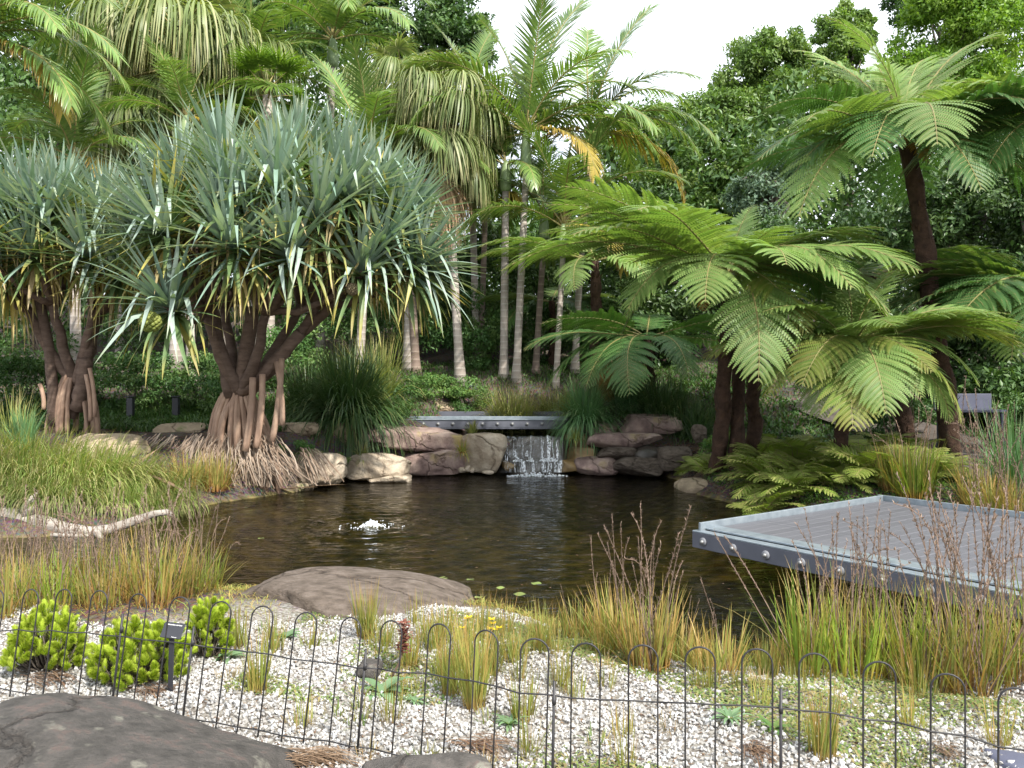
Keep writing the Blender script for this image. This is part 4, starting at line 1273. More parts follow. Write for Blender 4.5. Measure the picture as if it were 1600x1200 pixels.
palm('slender palm with a brownish trunk behind the fern fronds, between two paler trunks', 836, 20.4, (850, 330), rad=.095, shaftlen=.8, seed=5, scale=.75, trunkmat=M_PALMTRUNKB, plan=[('up', 70, 1), ('up', 140, 1), ('mid', 100, 1), ('mid', 30, 1), ('mid', 160, 1), ('low', 80, 1), ('low', 120, .9), ('hang', 60, .9), ('yellow', -60, .8)])
palm('thin dark palm trunk in the shade, right of the dead fan skirt', 751, 23, (758, 300), rad=.10, shaftlen=.8, seed=6, scale=.8, trunkmat=M_PALMTRUNKB, plan=[('up', 60, 1), ('mid', 40, 1), ('mid', 130, 1), ('low', 160, 1), ('low', 20, 1), ('low', 90, 1), ('hang', 150, 1)])
palm('dark brown trunked palm behind the right end of the screw pine crown', 650, 20.5, (640, 330), rad=.13, shaftlen=.8, seed=7, scale=.8, trunkmat=M_PALMTRUNKB, plan=[('up', 60, 1), ('mid', 40, 1), ('mid', 130, 1), ('low', 160, 1), ('low', 20, 1), ('low', 90, 1)])
palm('feather palm with long upright pale fronds behind the right of the screw pine', 560, 19, (575, 245), rad=.12, seed=8, scale=1.0, plan=[('spear', 0, .7), ('up', 40, 1.0), ('up', 140, .95), ('up', 250, .8), ('mid', 5, .85), ('mid', 160, 1), ('mid', 60, 1), ('low', 355, 1), ('low', 180, .9), ('low', 315, .9), ('mid', 290, .8)])
palm('feather palm with green and grey fronds, behind the middle of the screw pine', 300, 18.5, (290, 185), rad=.12, seed=9, scale=.75, plan=[('up', 30, 1.0), ('up', 150, 1), ('spear', 0, .8), ('mid', 10, 1), ('mid', 170, .9), ('low', 355, 1), ('low', 200, .9), ('mid', 280, .8), ('mid', 60, 1), ('yellow', 340, .8)])
palm('feather palm whose fronds fan upright over the smaller screw pine', 120, 17.5, (115, 245), rad=.13, seed=10, scale=.85, plan=[('spear', 0, .7), ('up', 80, 1), ('up', 170, 1), ('up', 330, 1), ('mid', 30, .9), ('mid', 150, 1), ('low', 195, .9), ('yellow', 190, 1), ('low', 340, .9), ('yellow', 330, .8), ('mid', 100, 1), ('mid', 260, .8)])
palm('feather palm leaning in from the left edge with arching fronds and a browned tip', -70, 15.5, (-60, 60), rad=.14, seed=11, scale=1.0, plan=[('mid', -5, 1.0), ('mid', 20, 1.05), ('low', 0, 1.0), ('low', -25, 1.0), ('yellow', -8, 1.1), ('low', 30, 1), ('up', 10, 1), ('hang', -10, 1), ('mid', -40, .9), ('hang', 25, 1.1)])
palm('tall feather palm at the top edge behind the fan palms', 500, 24, (520, 60), rad=.13, seed=12, scale=1.05, plan=None)
palm('tall feather palm at the top left corner behind the fan palm', 190, 24, (175, 40), rad=.13, seed=13, scale=1.1, plan=None)
palm('feather palm half hidden left of the tallest slim palm', 745, 22, (735, 150), rad=.11, seed=14, scale=.8, plan=[('up', 60, 1), ('up', 150, .9), ('mid', 20, 1), ('mid', 160, 1), ('low', 0, 1), ('low', 90, 1), ('low', 330, 1), ('yellow', 190, .8)])
palm('feather palm crown behind the bright upright fan leaves', 400, 22.5, (390, 120), rad=.12, seed=15, scale=.9, plan=None)

def fan_mesh(petL, elev, R_, droop, seed, mat, nseg=70, spread=R(270), tiltblade=0.0, width=.042):
    g = np.random.default_rng(seed)
    mb = MB()
    n = 8
    s = np.linspace(0, 1, n)
    ang = elev - .35 * s
    pts = np.zeros((n, 3))
    for i in range(1, n):
        pts[i] = pts[i - 1] + petL / (n - 1) * np.array([math.cos(ang[i]), 0, math.sin(ang[i])])
    tube(mb, pts, np.linspace(.03, .014, n), 5, m=1)
    t_ = np.array([math.cos(ang[-1] - tiltblade), 0, math.sin(ang[-1] - tiltblade)])
    up = np.array([-t_[2], 0, t_[0]])
    a = np.linspace(-spread / 2, spread / 2, nseg)
    d = np.cos(a)[:, None] * t_ + np.sin(a)[:, None] * np.array([0, 1.0, 0]) + up * (.18 * np.abs(np.sin(a)))[:, None]
    d = nrm(d + g.normal(0, .03, (nseg, 3)))
    ll = R_ * (.78 + .22 * np.cos(a * .6)) * g.uniform(.92, 1.06, nseg)
    sd = nrm(np.cross(np.broadcast_to(up, d.shape), d))
    ribbons(mb, np.tile(pts[-1], (nseg, 1)), d, ll, width, droop * g.uniform(.6, 1.5, nseg), 8, side=sd, prof='leaf2', r=np.clip(.5 + g.normal(0, .25, nseg), 0, 1))
    return mb.mesh('fan_leaf', [mat, M_RACHIS])
_pf = profile
def profile(s, prof):
    if prof == 'leaf2':
        return (.25 + 2.1 * s if s < .36 else 1.0 * (1 - ((s - .36) / .64) ** 1.6)) + .03
    return _pf(s, prof)
FAN = {'up': [fan_mesh(1.1, R(62), 1.15, 1.6, s, M_FAN) for s in (1, 2)],
       'curt': [fan_mesh(1.25, R(28), 1.75, 5.4, s, M_FAN) for s in (3, 4, 5)],
       'low': [fan_mesh(1.25, R(-12), 1.7, 5.0, s, M_FAN) for s in (6, 7)],
       'stiff': [fan_mesh(1.0, R(58), 1.05, .25, s, M_FANBRIGHT, tiltblade=.3) for s in (8, 9)],
       'stiffl': [fan_mesh(1.0, R(18), 1.05, .5, s, M_FANBRIGHT, tiltblade=.4) for s in (10, 11)],
       'dead': [fan_mesh(1.0, R(-52), 1.5, 5.5, s, M_DEADFAN, nseg=36) for s in (12, 13)]}

def fanpalm(label, basepx, d, headpx, plan, seed, scale=1.0, rad=.14, mat=M_PALMTRUNK):
    g0 = G(basepx, d)
    hp = P(headpx[0], headpx[1], d)
    t_ = thing('fan_palm', label, 'fan palm', g0)
    top = hp - g0
    mb = MB()
    rr_ = np.linspace(rad, rad * .85, 14)
    rr_[0] *= 1.7
    rr_[1] *= 1.25
    tube(mb, curve((0, 0, -.15), top, (.03, 0, 0), 14), rr_, 12)
    link('trunk', mb.mesh('trunk', mat), t_)
    g = np.random.default_rng(seed)
    for i, (kd, az, sc, dz) in enumerate(plan):
        ms = FAN[kd]
        link('dead_leaf' if kd == 'dead' else 'fan_leaf', ms[i % len(ms)], t_, top + np.array([0, 0, dz]), (g.normal(0, .12), 0, R(az)), scale * sc * g.uniform(.9, 1.08))
    return t_
def ring(kd, n, sc, dz, off=0, jit=18, g=np.random.default_rng(3)):
    return [(kd, off + 360 / n * i + g.uniform(-jit, jit), sc * g.uniform(.9, 1.1), dz + g.uniform(-.12, .12)) for i in range(n)]
fanpalm('tall fan palm with ribbon leaves hanging like curtains, at the top left', 275, 20.5, (275, 60), ring('up', 5, .8, .1) + ring('curt', 12, 1.1, 0, jit=30) + ring('curt', 9, 1.1, -.5, 15, 30) + ring('low', 11, 1.1, -.8, jit=30) + ring('low', 10, 1.1, -1.5, 20, 30) + ring('low', 8, 1.05, -2.1, 20, 30), 21, 1.12)
fanpalm('pale fan palm partly hidden behind the curtain leaved one', 345, 22, (350, 90), ring('up', 4, 1, .1) + ring('curt', 9, 1.1, 0) + ring('low', 8, 1.1, -.6), 22, 1.05)
fanpalm('fan palm with stiff bright green fans above the screw pine', 420, 19.6, (418, 150), ring('stiff', 7, .85, .1) + ring('stiffl', 7, .85, -.1) + ring('low', 7, .9, -.6), 23, .85)
fanpalm('fan palm with hanging green curtains and a brown dead skirt round its pale trunk', 720, 19.4, (688, 150), ring('up', 5, .75, .1) + ring('curt', 11, .95, 0, jit=30) + ring('curt', 8, .95, -.5, 15, 30) + ring('low', 11, 1.0, -.7, jit=30) + [('low', -25, .95, -1.3), ('low', 5, .95, -1.6), ('low', 40, 1, -1.5), ('low', 100, 1, -1.5), ('low', 170, .9, -1.2)] + [('dead', a_, s_, z_) for a_, s_, z_ in ((-150, 1.0, -1.5), (-125, 1.1, -1.3), (-100, 1.05, -1.5), (-75, 1.1, -1.35), (-50, 1.0, -1.6), (-165, .95, -1.8), (-110, 1.0, -2.0), (-85, 1.1, -2.1), (-60, 1.0, -2.0), (-30, .9, -2.0), (0, .9, -2.1), (60, .9, -1.9), (120, .9, -1.9))], 24, .86, .11)
fanpalm('fan palm with drooping straw green ribbons left of the dead skirt', 640, 20.6, (628, 130), ring('up', 5, .8, .1) + ring('curt', 11, 1.0, 0, jit=30) + ring('low', 10, 1.0, -.6, jit=30) + ring('low', 9, 1.0, -1.3, 20, 30) + ring('dead', 8, .95, -1.9), 25, .82)

# ------------------------------------------------------------------ screw pines (pandanus)
PLEAF = {}
def pand_leaf_me(el, v, age=0):
    """one leaf, pointing along +X at elevation el"""
    k = (int(round(el / 12.0)) * 12, v, age)
    if k not in PLEAF:
        e = R(k[0])
        mb = MB()
        old = k[0] < -22
        dr = (.08 if k[0] > 40 else .22 + .22 * v) if not old else .9
        ribbons(mb, [(0, 0, 0)], [(math.cos(e), 0, math.sin(e))], 1.0, .088, dr, 7, fold=.32, prof='pand', r=np.array([.2 + .3 * v]), kink=np.array([[.1, .62, .45][v]]) if v == 2 and k[0] < 30 else None)
        PLEAF[k] = mb.mesh('leaf', M_PANDOLD if age == 2 else (M_PANDMID if age else M_PAND))
    return PLEAF[k]

def rosette_leaves(axis, L, n, g):
    """azimuth, elevation, length of every leaf round a tilted axis; young ones upright, old ones hanging"""
    axis = nrm(axis)
    a0 = np.array([1.0, 0, 0]) if abs(axis[2]) > .9 else nrm(np.cross(axis, [0, 0, 1]))
    b0 = np.cross(axis, a0)
    out = []
    for i in range(n):
        q = (i + .5) / n
        th = R(5 + 98 * q ** .95) + g.normal(0, .08)
        ph = i * 2.39996 + g.normal(0, .12)
        d = axis * math.cos(th) + (a0 * math.cos(ph) + b0 * math.sin(ph)) * math.sin(th)
        out.append((math.degrees(math.atan2(d[1], d[0])), math.degrees(math.asin(max(-1, min(1, d[2])))), L * (.62 + .5 * math.sin(math.pi * min(1, .25 + q * .6))) * g.uniform(.88, 1.1), q, d))
    return out

def pandanus(label, base, split, heads, hero, seed, Lf, nroots, rootspread, rad=.16, nl=78):
    """heads: list of (point, axis); hero: indices whose leaves are separate objects"""
    g = np.random.default_rng(seed)
    t_ = thing('screw_pine', label, 'screw pine', base)
    sp = split - base
    mb = MB()
    tube(mb, curve((0, 0, sp[2] * .25), sp, (0, 0, 0), 6, .02), np.linspace(.10, .12, 6), 12)
    link('trunk', mb.mesh('trunk', M_PTRUNK), t_)
    # limbs: each head hangs on one of a few main limbs
    hp = np.array([h[0] for h in heads]) - base
    nm = 5
    order = np.argsort(np.arctan2(hp[:, 1] - sp[1], hp[:, 0] - sp[0]))
    groups = np.array_split(order, nm)
    for gi in groups:
        cen = hp[gi].mean(0)
        fork = sp + (cen - sp) * .55 + [0, 0, -.15]
        mb = MB()
        tube(mb, curve(sp + [0, 0, -.12], fork, (0, 0, -.12), 8, .015), np.linspace(rad * .72, rad * .45, 8), 10)
        link('limb', mb.mesh('limb', M_PTRUNK), t_)
        for h in gi:
            mb = MB()
            e = hp[h] - heads[h][1] * .25
            tube(mb, curve(fork, e, (0, 0, -.12), 7, .02), np.linspace(rad * .42, rad * .26, 7), 8)
            link('branch', mb.mesh('branch', M_PTRUNK), t_)
    for h, (pt, ax) in enumerate(heads):
        lv = rosette_leaves(ax, Lf * g.uniform(.88, 1.1), int(nl * g.uniform(.85, 1.15)), g)
        o0 = pt - base
        if h in hero:
            r_ = link('leaf_rosette', None, t_, o0)
            mb = MB()
            tube(mb, [(0, 0, 0) - ax * .3, (0, 0, 0) + ax * .05], [.08, .05], 8)
            r_ = r_ if False else r_
            link('core', mb.mesh('core', M_PTRUNK), r_)
            for i, (az, el, L, q, d) in enumerate(lv):
                me = pand_leaf_me(el, i % 3, 0 if q + g.normal(0, .06) < .52 else (1 if q < .88 or i % 3 else 2))
                link('leaf', me, r_, tuple(-ax * .22 * q + d * .02), (g.normal(0, .15), 0, R(az)), (L, 1.0 + .25 * g.random(), L))
        else:
            mb = MB()
            n = len(lv)
            D = np.array([q_[4] for q_ in lv])
            Q = np.array([q_[3] for q_ in lv])
            LL = np.array([q_[2] for q_ in lv])
            old = (Q > .82) & (g.random(n) < .75)
            mid_ = ~old & (Q + g.normal(0, .07, n) > .5)
            for mask, mm in ((~old & ~mid_, 0), (old, 1), (mid_, 2)):
                if mask.any():
                    nn_ = int(mask.sum())
                    kk = np.where(g.random(nn_) < .12, g.uniform(.3, .75, nn_), -1)
                    el = D[mask][:, 2]
                    ribbons(mb, -ax * .22 * Q[mask][:, None] + D[mask] * .02, D[mask], LL[mask], .092 * g.uniform(.8, 1.15, nn_), np.where(el > .5, .05, .24) * g.uniform(.4, 1.8, nn_) + (mm == 1) * .6, 7, fold=.32, prof='pand', m=mm, kink=kk, r=g.random(nn_))
            # dead strands hanging under the head
            nd = g.integers(6, 14)
            a = g.uniform(0, 6.28, nd)
            ribbons(mb, -ax * .28 + np.zeros((nd, 3)), np.stack([np.cos(a), np.sin(a), -.4 + 0 * a], 1), Lf * g.uniform(.8, 1.2, nd), .05, 5, 7, fold=.4, prof='pand', m=1)
            kind(link('leaf_rosette', mb.mesh('leaf_rosette', [M_PAND, M_PANDOLD, M_PANDMID]), t_, o0), 'stuff')
    # prop roots
    for i in range(nroots):
        a = g.uniform(0, 2 * math.pi)
        z0 = sp[2] * g.uniform(.84, 1.08)
        a_ = np.array([math.cos(a) * rad * g.uniform(.5, 1.15), math.sin(a) * rad * g.uniform(.5, 1.0), z0]) + sp * [1, 1, 0] * (z0 / sp[2])
        rr_ = rootspread * g.uniform(.45, 1.0)
        bx, by = math.cos(a) * rr_, math.sin(a) * rr_ * (.8 if math.sin(a) > 0 else .45)
        gz = float(H(base[0] + bx, base[1] + by)) - base[2] - .05
        mb = MB()
        w = g.uniform(.026, .046)
        p_ = curve(a_, (bx, by, gz), (math.cos(a) * .07, math.sin(a) * .07, .12), 12)
        rad_ = np.full(12, w) * (1 + .10 * (np.arange(12) % 3 == 0)) * np.linspace(.85, 1.05, 12)
        tube(mb, p_, rad_, 9)
        link('prop_root', mb.mesh('prop_root', M_PROOT), t_)
    return t_

def dome_heads(pxc, pyc, d, hw, hh, depth, n, seed, ground_center):
    g = np.random.default_rng(seed)
    out = []
    c = P(pxc, pyc, d)
    w, h = hw / FPX * d, hh / FPX * d
    for i in range(n):
        z = (i + .5) / n
        ph = i * 2.39996 + g.normal(0, .15)
        rr_ = math.sqrt(max(0, 1 - z * z)) * g.uniform(.88, 1.02)
        q = np.array([rr_ * math.cos(ph) * w, rr_ * math.sin(ph) * depth, z * h])
        out.append((c + q, nrm(np.array([q[0] / w, q[1] / depth, .55 + z]) )))
    return out

# the main tree; its front rosettes are placed where they are seen
D1 = 12.9
base1 = np.array([*P(383, 0, D1)[:2], 0.42])
split1 = P(376, 612, D1)
front = [((262, 478), 11.3, (-.25, -.75, .65)), ((455, 395), 11.3, (.05, -.7, .75)), ((566, 425), 11.6, (.35, -.6, .6)), ((650, 420), 12.2, (.7, -.35, .6)), ((345, 330), 11.2, (-.1, -.6, .8)), ((545, 300), 11.5, (.3, -.5, .85)), ((235, 375), 11.9, (-.6, -.4, .7)), ((400, 395), 11.7, (0, -.6, .75)), ((430, 290), 11.3, (0, -.5, .9)), ((625, 340), 12.2, (.55, -.3, .8))]
heads1 = [(P(p_[0], p_[1], d_), nrm(np.array(a_, float))) for p_, d_, a_ in front]
heads1 += dome_heads(437, 425, 12.8, 235, 175, 1.75, 33, 41, base1)
pt1 = pandanus('large screw pine with broad blue green crown and thick prop roots at the water', base1, split1, heads1, {0, 1, 2, 3}, 51, 1.06, 90, .60, .15)
D2 = 14.0
base2 = np.array([*P(112, 0, D2)[:2], float(H(P(112, 0, D2)[0], D2))])
split2 = P(118, 590, D2)
heads2 = [(P(a_, b_, d_), nrm(np.array(x_, float))) for (a_, b_), d_, x_ in [((45, 395), 12.9, (-.2, -.7, .6)), ((135, 400), 12.9, (.1, -.75, .6)), ((185, 430), 13.2, (.4, -.6, .6)), ((85, 320), 13.0, (0, -.5, .9)), ((165, 330), 13.1, (.3, -.5, .8)), ((-10, 440), 13.2, (-.4, -.6, .5)), ((10, 330), 13.2, (-.3, -.4, .9))]]
heads2 += dome_heads(80, 420, 14.0, 140, 105, 1.5, 20, 42, base2)
pt2 = pandanus('smaller screw pine beside the left edge with two leaning trunks on short stilt roots', base2, split2, heads2, set(), 52, 1.0, 36, .50, .15)
for px0, py0, px1, py1, w in ((85, 665, 62, 470, .085), (62, 470, 20, 400, .07), (128, 600, 150, 420, .09), (118, 640, 130, 560, .11)):
    mb = MB()
    tube(mb, curve(P(px0, py0, D2 - .1) - base2, P(px1, py1, D2 - .3) - base2, (.06, 0, 0), 8, .01), np.linspace(w * 1.15, w, 8), 10)
    link('limb', mb.mesh('limb', M_PTRUNK), pt2)
for px0, py0, px1, py1 in ((134, 585, 141, 658), (140, 575, 148, 652), (62, 600, 68, 640)):
    mb = MB()
    tube(mb, curve(P(px0, py0, D2 - .4) - base2, P(px1, py1, D2 - .4) - base2, (.03, 0, 0), 8), np.full(8, .035), 8)
    link('prop_root', mb.mesh('prop_root', M_PROOT), pt2)
for px0, py0, px1, py1, w in ((440, 560, 425, 690, .05), (432, 565, 441, 664, .045), (410, 585, 400, 700, .05), (395, 590, 383, 705, .055)):
    mb = MB()
    tube(mb, curve(P(px0, py0, D1 - .35) - base1, P(px1, py1, D1 - .5) - base1, (.03, 0, 0), 10), np.full(10, w), 9)
    link('prop_root', mb.mesh('prop_root', M_PROOT), pt1)
for a_, b_, w in (((376, 612), (470, 520), .13), ((470, 520), (520, 470), .10), ((376, 612), (340, 530), .12), ((376, 600), (395, 480), .14), ((360, 620), (330, 470), .10)):
    mb = MB()
    tube(mb, curve(P(*a_, D1 - .1) - base1, P(*b_, D1 - .35) - base1, (0, 0, -.06), 8, .01), np.linspace(w * .9, w * .75, 8), 10)
    link('limb', mb.mesh('limb', M_PTRUNK), pt1)
# fine roots that run down the bank into the water
mb = MB()
g = np.random.default_rng(77)
for k in range(470):
    px = g.uniform(300, 432) if k < 330 else g.uniform(225, 330)
    a = P(px, g.uniform(676, 712), 12.9 - g.uniform(0, .35))
    q_ = (px - 300) / 132
    b = P(px + (q_ - .45) * 70 + g.normal(0, 14), g.uniform(738, 770) - (6 if q_ > .5 else 0), 12.75 - g.uniform(.1, .5))
    p_ = curve(a, b, (g.normal(0, .05), -.10, .06), 6, .012) - base1
    d_ = p_[1:] - p_[:-1]
    V = np.zeros((6, 2, 3))
    w = g.uniform(.008, .02)
    V[:, 0] = p_ + [w / 2, 0, 0]
    V[:, 1] = p_ - [w / 2, 0, 0]
    mb.add(V.reshape(-1, 3), [[2 * i, 2 * i + 1, 2 * i + 3, 2 * i + 2] for i in range(5)], 0, g.random())
kind(link('root_mat', mb.mesh('root_mat', M_ROOTMAT), pt1), 'stuff')
mb = MB()
for k in range(46):
    a = P(478 + g.uniform(-10, 16), 700 + g.uniform(-2, 8), 13.35)
    s_ = 1 if g.random() < .6 else -1
    b = P(a[0] / 13.35 * FPX + 800 + (30 + g.uniform(-14, 16)) * s_, 745 + g.uniform(-14, 14), 12.95)
    p_ = curve(a, b, (0, -.05, .06), 6, .01) - base1
    V = np.zeros((6, 2, 3))
    w = g.uniform(.007, .016)
    V[:, 0] = p_ + [w / 2, 0, .003]
    V[:, 1] = p_ - [w / 2, 0, .003]
    mb.add(V.reshape(-1, 3), [[2 * i, 2 * i + 1, 2 * i + 3, 2 * i + 2] for i in range(5)], 0, g.random())
o = link('dry_strands', mb.mesh('dry_strands', M_ROOTMAT), None, base1)
kind(o, 'stuff')

# fruits
def fruit(label, px, py, d, r_, mat, parent, base):
    mb = MB()
    c = P(px, py, d) - base
    v0, f0 = ICO[1]
    n = 70
    i = np.arange(n) + .5
    ph = np.arccos(1 - 2 * i / n)
    th = math.pi * (1 + 5 ** .5) * i
    dd = np.stack([np.cos(th) * np.sin(ph), np.sin(th) * np.sin(ph), np.cos(ph)], 1)
    for q_ in dd:
        mb.add(v0 * r_ * .24 + q_ * r_ * .9, f0)
    v1, f1 = ICO[2]
    mb.add(v1 * r_ * .9, f1)
    mb2 = MB()
    tube(mb2, [(0, 0, r_ * .9), (0, .1, r_ + .2)], [.02, .03], 6)
    o = link('fruit', mb.mesh('fruit', mat), parent, c)
    o['label'] = label
    link('stalk', mb2.mesh('stalk', M_SHAFT), o)
fruit('knobbly green pineapple like fruit under the front rosette', 235, 503, 10.9, .135, M_FRUIT, pt1, base1)
fruit('small purplish brown fruit among the right hand leaves', 551, 452, 11.4, .085, M_FRUITP, pt1, base1)
mb = MB()
v0, f0 = ICO[2]
mb.add(v0 * [.13, .08, .14] + (.02 * waves(v0, 3, 9))[:, None], f0)
tag(link('dry_leaf_sheath', mb.mesh('dry_leaf_sheath', M_SHEATH), None, P(391, 583, 13.0)), 'orange dry leaf base caught in the fork of the large screw pine', 'dry leaf')

# ------------------------------------------------------------------ tree ferns
LEAFLET = .115
def fern_mesh(L, elev, arch, seed, mat, lw=.46, npin=24, npl=20, curl=0.0, name='frond', bare=.16, sag=.35):
    """twice divided frond: stalk, side pinnae, and leaflets along every pinna"""
    g = np.random.default_rng(seed)
    n = 20
    s = np.linspace(0, 1, n)
    ang = elev - arch * s ** 1.2 + .12 * np.sin(s * 5 + seed) - curl * s ** 6
    st = L / (n - 1)
    pts = np.zeros((n, 3))
    for i in range(1, n):
        a = (ang[i] + ang[i - 1]) / 2
        pts[i] = pts[i - 1] + st * np.array([math.cos(a), 0, math.sin(a)])
    pts[:, 1] = .05 * L * np.sin(s * 2.0) * g.normal(0, .8)
    tan = nrm(np.gradient(pts, axis=0))
    mb = MB()
    tube(mb, pts, np.linspace(.020, .004, n) * (L / 2.4) ** .5, 5, m=1)
    ls = np.linspace(bare, .985, npin)
    for sgn in (-1, 1):
        f = ls * (n - 1)
        i0 = np.clip(f.astype(int), 0, n - 2)
        fr_ = (f - i0)[:, None]
        b = pts[i0] * (1 - fr_) + pts[i0 + 1] * fr_
        t_ = nrm(tan[i0] * (1 - fr_) + tan[i0 + 1] * fr_)
        up = nrm(np.cross(t_, [0, 1.0, 0]))
        up = up * np.where(np.arange(npin)[:, None] >= 0, np.sign(up[npin // 4, 2] + 1e-6), 1)
        sd = nrm(np.array([0, sgn, 0.0]) - t_ * t_[:, 1:2] * sgn)
        al = np.radians(74 - 26 * ls)[:, None]
        d0 = nrm(sd * np.sin(al) + t_ * np.cos(al) + up * .10 + g.normal(0, .05, (npin, 3)))
        q = (ls - bare) / (1 - bare)
        pl = lw * (L / 2.4) * np.clip(.55 + 1.6 * q, 0, 1) * (1 - q ** 2.6) ** .8 * g.uniform(.92, 1.06, npin) + .02
        # path of each pinna
        m_ = npl
        k = np.linspace(0, 1, m_)
        P_ = np.zeros((npin, m_, 3))
        T_ = np.zeros((npin, m_, 3))
        p, d = b.copy(), d0.copy()
        for j in range(m_):
            P_[:, j] = p
            T_[:, j] = d
            d = nrm(d + (-up * sag * .6 + np.array([0, 0, -sag * .5])) * (2.0 / m_) * (.3 + k[j]) + t_ * .35 / m_)
            p = p + d * (pl / (m_ - 1))[:, None]
        # midrib
        # leaflets
        nrmv = nrm(np.cross(T_, np.cross(up[:, None], T_)))
        sp = pl / (m_ - 1)
        for s2 in (-1, 1):
            w_ = np.cross(nrmv, T_) * s2
            ld = nrm(w_ * .93 + T_ * .36 - nrmv * .18)
            ll = (LEAFLET * pl[:, None] * (1 - k[None] ** 2.2) * np.clip(.6 + 3 * k, 0, 1) + .008) * g.uniform(.9, 1.1, (npin, m_))
            hw = (sp * .47)[:, None, None] * np.ones((1, m_, 1))
            c0 = P_
            V = np.stack([c0 - T_ * hw * .75, c0 + ld * ll[..., None] * .55 - T_ * hw * .8, c0 + ld * ll[..., None], c0 + ld * ll[..., None] * .5 + T_ * hw * .9, c0 + T_ * hw * .75], 2)
            N_ = npin * m_
            base = np.arange(N_)[:, None] * 5
            F = np.concatenate([base + [0, 1, 3, 4], ])
            F2 = base + [1, 2, 3]
            tt = np.repeat((ls[:, None] * .75 + .25 * k[None]).ravel(), 5)
            rr_ = np.repeat(np.repeat(np.clip(.5 + g.normal(0, .2, npin), 0, 1), m_), 5)
            n0 = mb.n
            if s2 * sgn > 0:
                F, F2 = F[:, ::-1], F2[:, ::-1]
            mb.add(V.reshape(-1, 3), F, tt, rr_)
            mb.f.append(F2 + n0)
            mb.m.append(np.zeros(len(F2), np.int32))
        # midribs as thin ribs
        jj_ = [0, m_ // 3, 2 * m_ // 3, m_ - 1]
        V = np.stack([P_[:, jj_] + t_[:, None] * .004, P_[:, jj_] - t_[:, None] * .004], 2) + up[:, None, None] * .002
        base = np.arange(npin)[:, None] * 8
        for j in range(3):
            mb.add(V.reshape(-1, 3) if j == 0 else np.zeros((0, 3)), base + [2 * j, 2 * j + 1, 2 * j + 3, 2 * j + 2] - (0 if j == 0 else V.size // 3), ls.repeat(8) if j == 0 else 0, .5, 1)
    return mb.mesh(name, [mat, M_FERNSTALK], smooth=False)

TF = {}
def tfset(key, mat):
    TF[key] = {'up': [fern_mesh(2.5, R(64), R(26), s, mat, lw=.62, curl=.5) for s in (1, 2)],
               'mid': [fern_mesh(2.9, R(38), R(58), s, mat, lw=.74) for s in (3, 4)],
               'flat': [fern_mesh(2.9, R(20), R(46), s, mat, lw=.76) for s in (5, 6)],
               'down': [fern_mesh(2.7, R(10), R(72), s, mat, lw=.80) for s in (7, 8)]}
tfset('g', M_FERN)
tfset('d', M_FERNDARK)
tfset('o', M_FERNOLD)
TF['r'] = {'down': [fern_mesh(1.9, R(0), R(70), 9, M_FERNRUST, lw=.5)]}
TF['r']['flat'] = TF['r']['down']

def treefern(label, basepx, d, headpx, headd, plan, seed, scale=1.0, rad=.13, extra=()):
    g0 = G(basepx, d)
    t_ = thing('tree_fern', label, 'tree fern', g0)
    hp = P(headpx[0], headpx[1], headd) - g0
    def trunk(b, top, r_):
        mb = MB()
        pts = curve(b, top, (.05, 0, 0), 16)
        tube(mb, pts, r_ * np.linspace(1.25, .95, 16), 14)
        V = mb.v[0]
        mb.v[0] = (V + nrm(V - np.repeat(pts, 14, 0)) * (.028 * waves(V, 14, seed) + .012 * waves(V, 40, seed))[:, None]).astype(np.float32)
        link('trunk', mb.mesh('trunk', M_FTRUNK), t_)
        # stubs of old stalks
        g = np.random.default_rng(seed)
        n = 170
        i = g.integers(1, 15, n)
        a = g.uniform(0, 6.28, n)
        o_ = np.stack([np.cos(a), np.sin(a), 0 * a], 1)
        mb = MB()
        ribbons(mb, pts[i] + o_ * r_ * .9 + g.normal(0, .03, (n, 3)), o_ * .6 + [0, 0, .8], g.uniform(.06, .13, n), .03, 0, 2, prof='strap')
        kind(link('stalk_stubs', mb.mesh('stalk_stubs', M_DARKSTUB), t_), 'stuff')
    trunk(np.array([0, 0, -.1]), hp, rad)
    for bx, by, tx, ty, dd, r_ in extra:
        bq = P(bx, by, dd) - g0
        bq[2] = float(H(bq[0] + g0[0], bq[1] + g0[1])) - g0[2] - .1
        trunk(bq, P(tx, ty, dd) - g0, r_)
    g = np.random.default_rng(seed)
    for i, (st, kd, az, sc) in enumerate(plan):
        ms = TF[st][kd]
        link('frond', ms[i % len(ms)], t_, hp + np.array([0, 0, -.04]), (g.normal(0, .16), g.normal(0, .13), R(az + g.normal(0, 5))), scale * sc * g.uniform(.86, 1.1))
    return t_
M_DARKSTUB = leafmat('old_stalk_stub', [(.05, .028, .018), (.10, .06, .04)], rough=.95, trans=0, spec=.1)

